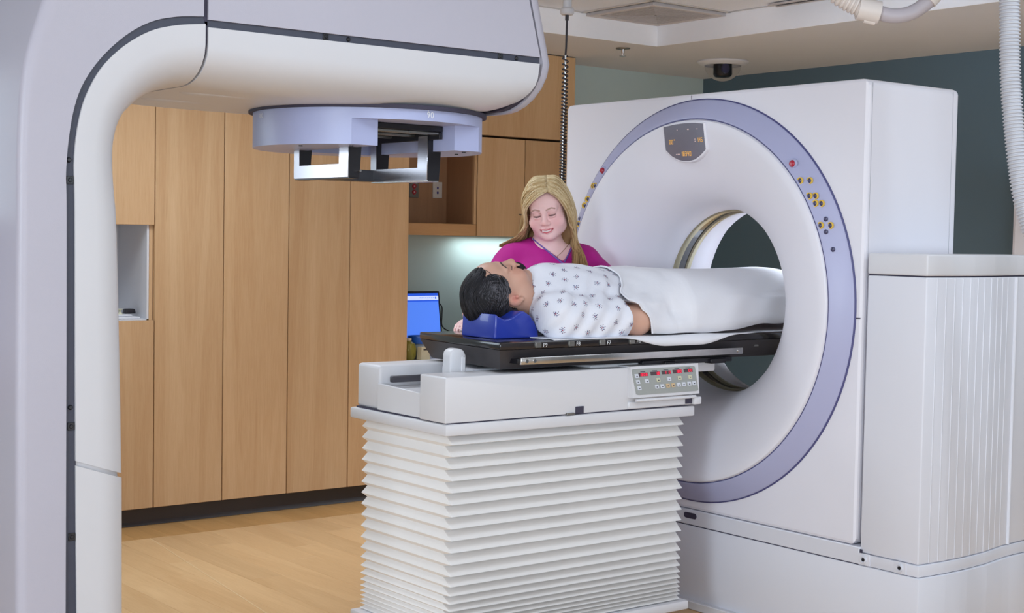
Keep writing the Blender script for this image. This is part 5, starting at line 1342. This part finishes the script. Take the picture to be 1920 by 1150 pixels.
f.D = np.maximum(f.D, np.minimum(.083 - neck_ax, 3.222 + .05 * (gz - 1.2) - gx).astype(np.float32))
f.D = np.maximum(f.D, (3.10 - .2 * (np.abs(gy - 4.02) - .12) - gx + 0 * gz).astype(np.float32)) if False else f.D
f.D = np.maximum(f.D, (1.0775 - gz + 0 * gx).astype(np.float32))
for (sh, el, w2), q in zip(man_arm, (-1, 1)):                           # open sleeve end across the upper arm
    c_ = np.array((3.455, 4.02 + q * .2, 1.14)); u = np.array((1.0, 0, .10)); u /= np.linalg.norm(u)
    pl = (gx - c_[0]) * u[0] + (gz - c_[2]) * u[2] + 0 * gy; nr = q * (gy - 4.02) - .120 + 0 * gx
    f.D = np.maximum(f.D, np.minimum(np.minimum(pl, nr), 1.205 - gz - .25 * (gx - 3.455)).astype(np.float32))
V, F = keep_main(*f.mesh())
gV, gF = V, F
gw = field_obj('gown', V, F, mat('gown_cotton', (228, 228, 236), 0.85, bump=0.25, bscale=120), man, smooth=1); gw['label'] = 'white hospital gown printed with small dark flowers'
gV = np.array([tuple(v.co) for v in gw.data.vertices]) + np.array(world_loc(man))
gtree = BVHTree.FromPolygons([Vector(v) for v in gV], gF.tolist())
rs = np.random.RandomState(11); cand = gV[(gV[:, 2] > 1.092) & (gV[:, 0] < 3.60)]; rs.shuffle(cand); pick = []
for p in cand:
    if all(np.linalg.norm(p - q) > .047 for q in pick): pick.append(p)
mb = MB(); cl_ = []
def dot(c, n, r, colr):
    n0 = len(mb.v); t1 = n.orthogonal().normalized(); t2 = n.cross(t1); a0_ = rs.rand() * 6
    mb.add([c + n * .0007 + (t1 * math.cos(a0_ + a) * 1.25 + t2 * math.sin(a0_ + a) * .8) * r for a in np.linspace(0, 2 * math.pi, 7)[:-1]], [(0, 1, 2, 3, 4, 5)]); cl_.extend([np.array(colr) / 255] * (len(mb.v) - n0))
for p in pick:
    h = gtree.find_nearest(Vector(p)); n = h[1]; t1 = n.orthogonal().normalized(); t2 = n.cross(t1); a0_ = rs.rand() * 6.3
    dot(h[0], n, .0026, (158, 62, 84))
    for k, (rad2, cnt, dr_, cols) in enumerate(((.0056, 5, .0021, ((62, 60, 104), (88, 84, 130))), (.0104, 7, .0017, ((74, 72, 118), (110, 70, 96))))):
        for q in range(cnt):
            if rs.rand() < (.0, .22)[k]: continue
            a = a0_ + 2 * math.pi * q / cnt + k * .4; c = h[0] + (t1 * math.cos(a) + t2 * math.sin(a)) * rad2 * rs.uniform(.85, 1.15); g_ = gtree.find_nearest(c); dot(g_[0], g_[1], dr_ * rs.uniform(.8, 1.2), cols[rs.randint(2)])
gp = obj('flower_print', mb, M['print'], gw, flat=True, label='small dark flowers printed on the gown'); gp['kind'] = 'stuff'
put_col(gp, np.array(cl_) if len(cl_) == len(gp.data.vertices) else np.tile((.28, .27, .44), (len(gp.data.vertices), 1)))
# bedding
def sheet_rows():
    rows = []; xs = list(np.linspace(3.50, 4.95, 90)); n = 56
    for i, x in enumerate(xs):
        row = []
        wd = .258 + .006 * math.sin(x * 5.0 + 1) - .03 * sstep(x, 3.95, 4.5); top = 1.316 - .006 * sstep(x, 3.6, 3.8) + .004 * math.sin(x * 9) - .03 * sstep(x, 4.38, 4.55) + .045 * sstep(x, 4.72, 4.82)
        for j in range(n + 1):
            ph = math.pi * j / n; c, s_ = math.cos(ph), math.sin(ph)
            yy = 4.02 - wd * (abs(c) ** .72) * (1 if c > 0 else -1); zz = 1.085 + (top - 1.085) * s_ ** .62
            e_ = (1 - i / 12) if i < 12 else 0
            near_ = max(c, 0)
            xo = e_ * (.030 * s_ ** 3 - .070 * math.exp(-((ph - .50) / .36) ** 2) - .070 * math.exp(-((math.pi - ph - .50) / .36) ** 2) + .062 * near_ ** 6)
            wv_ = .004 * math.sin(14 * x + 5 * ph) * s_ * (1 - s_ * .6) + .0025 * math.sin(31 * x - 9 * ph) * (1 - .7 * s_)
            zh = 0
            if c > .90: zh = .004 * sstep(x, 3.75, 3.95) * math.sin(x * 13) + .026 * sstep(x, 3.92, 4.16) * (c - .90) / .1
            row.append((x + xo, yy - wv_, zz + wv_ * .6 + zh))
        rows.append(row)
    return rows
rows = sheet_rows()
bV = np.array([tuple(v.co) for v in mbody.data.vertices]) + np.array(world_loc(man)); bF = [tuple(p.vertices) for p in mbody.data.polygons]
tree = BVHTree.FromPolygons([Vector(v) for v in gV] + [Vector(v) for v in bV], gF.tolist() + [tuple(i + len(gV) for i in q) for q in bF])
for i in range(16):                                                   # the folded front edge settles onto the gown and arm
    wt_ = (1 - i / 16) ** .8
    for j, p in enumerate(rows[i]):
        h = tree.find_nearest(Vector(p))
        if h[0] is None: continue
        q = h[0] + (Vector(p) - h[0]).normalized() * .008
        g_ = wt_ * min(1, max(0, (p[2] - 1.10) / .05)); q.x = p[0]
        rows[i][j] = tuple(Vector(p).lerp(q, g_))
sh_ = obj('cover_sheet', MB().grid(rows), M['sheet'], ang=180)
sh_.modifiers.new('cloth_thickness', 'SOLIDIFY').thickness = .003
tag(sh_, 'white top sheet folded over the lying man from chest to feet', 'sheet')
hem = obj('front_hem', MB().tube([(p[0] - .001, p[1], p[2]) for p in rows[0]], .0034, 8), M['sheet'], sh_)
rows = []
for i, x in enumerate(np.linspace(3.10, 4.95, 80)):
    ed = 3.738 + .003 * math.sin(x * 11) + .020 * (1 - sstep(x, 3.30, 3.44)); dr = .036 * float(sstep(x, 3.38, 3.60) * (1 - sstep(x, 3.76, 3.98))); lift = .0 + .035 * sstep(x, 3.95, 4.15)
    inn = .040 * sstep(x, 3.98, 4.15)
    row = [(x, ed + inn - .0015, 1.0785 - dr + .0 * lift), (x, ed + inn, 1.0775 - dr * .45 + .0), (x, ed + inn + .008, 1.0795 + .4 * lift * 0), (x, ed + .03 + inn, 1.0785 + .003 * math.sin(x * 17)), (x, 3.80 + inn, 1.0785), (x, 3.86, 1.0785), (x, 4.18, 1.0785), (x, 4.26, 1.0785), (x, 4.295, 1.078)]
    rows.append(row)
us = obj('under_sheet', MB().grid(rows), M['sheet'], ang=180); us.modifiers.new('cloth_thickness', 'SOLIDIFY').thickness = .0025
tag(us, 'white bottom sheet lying on the black tabletop with a drooping edge', 'sheet')
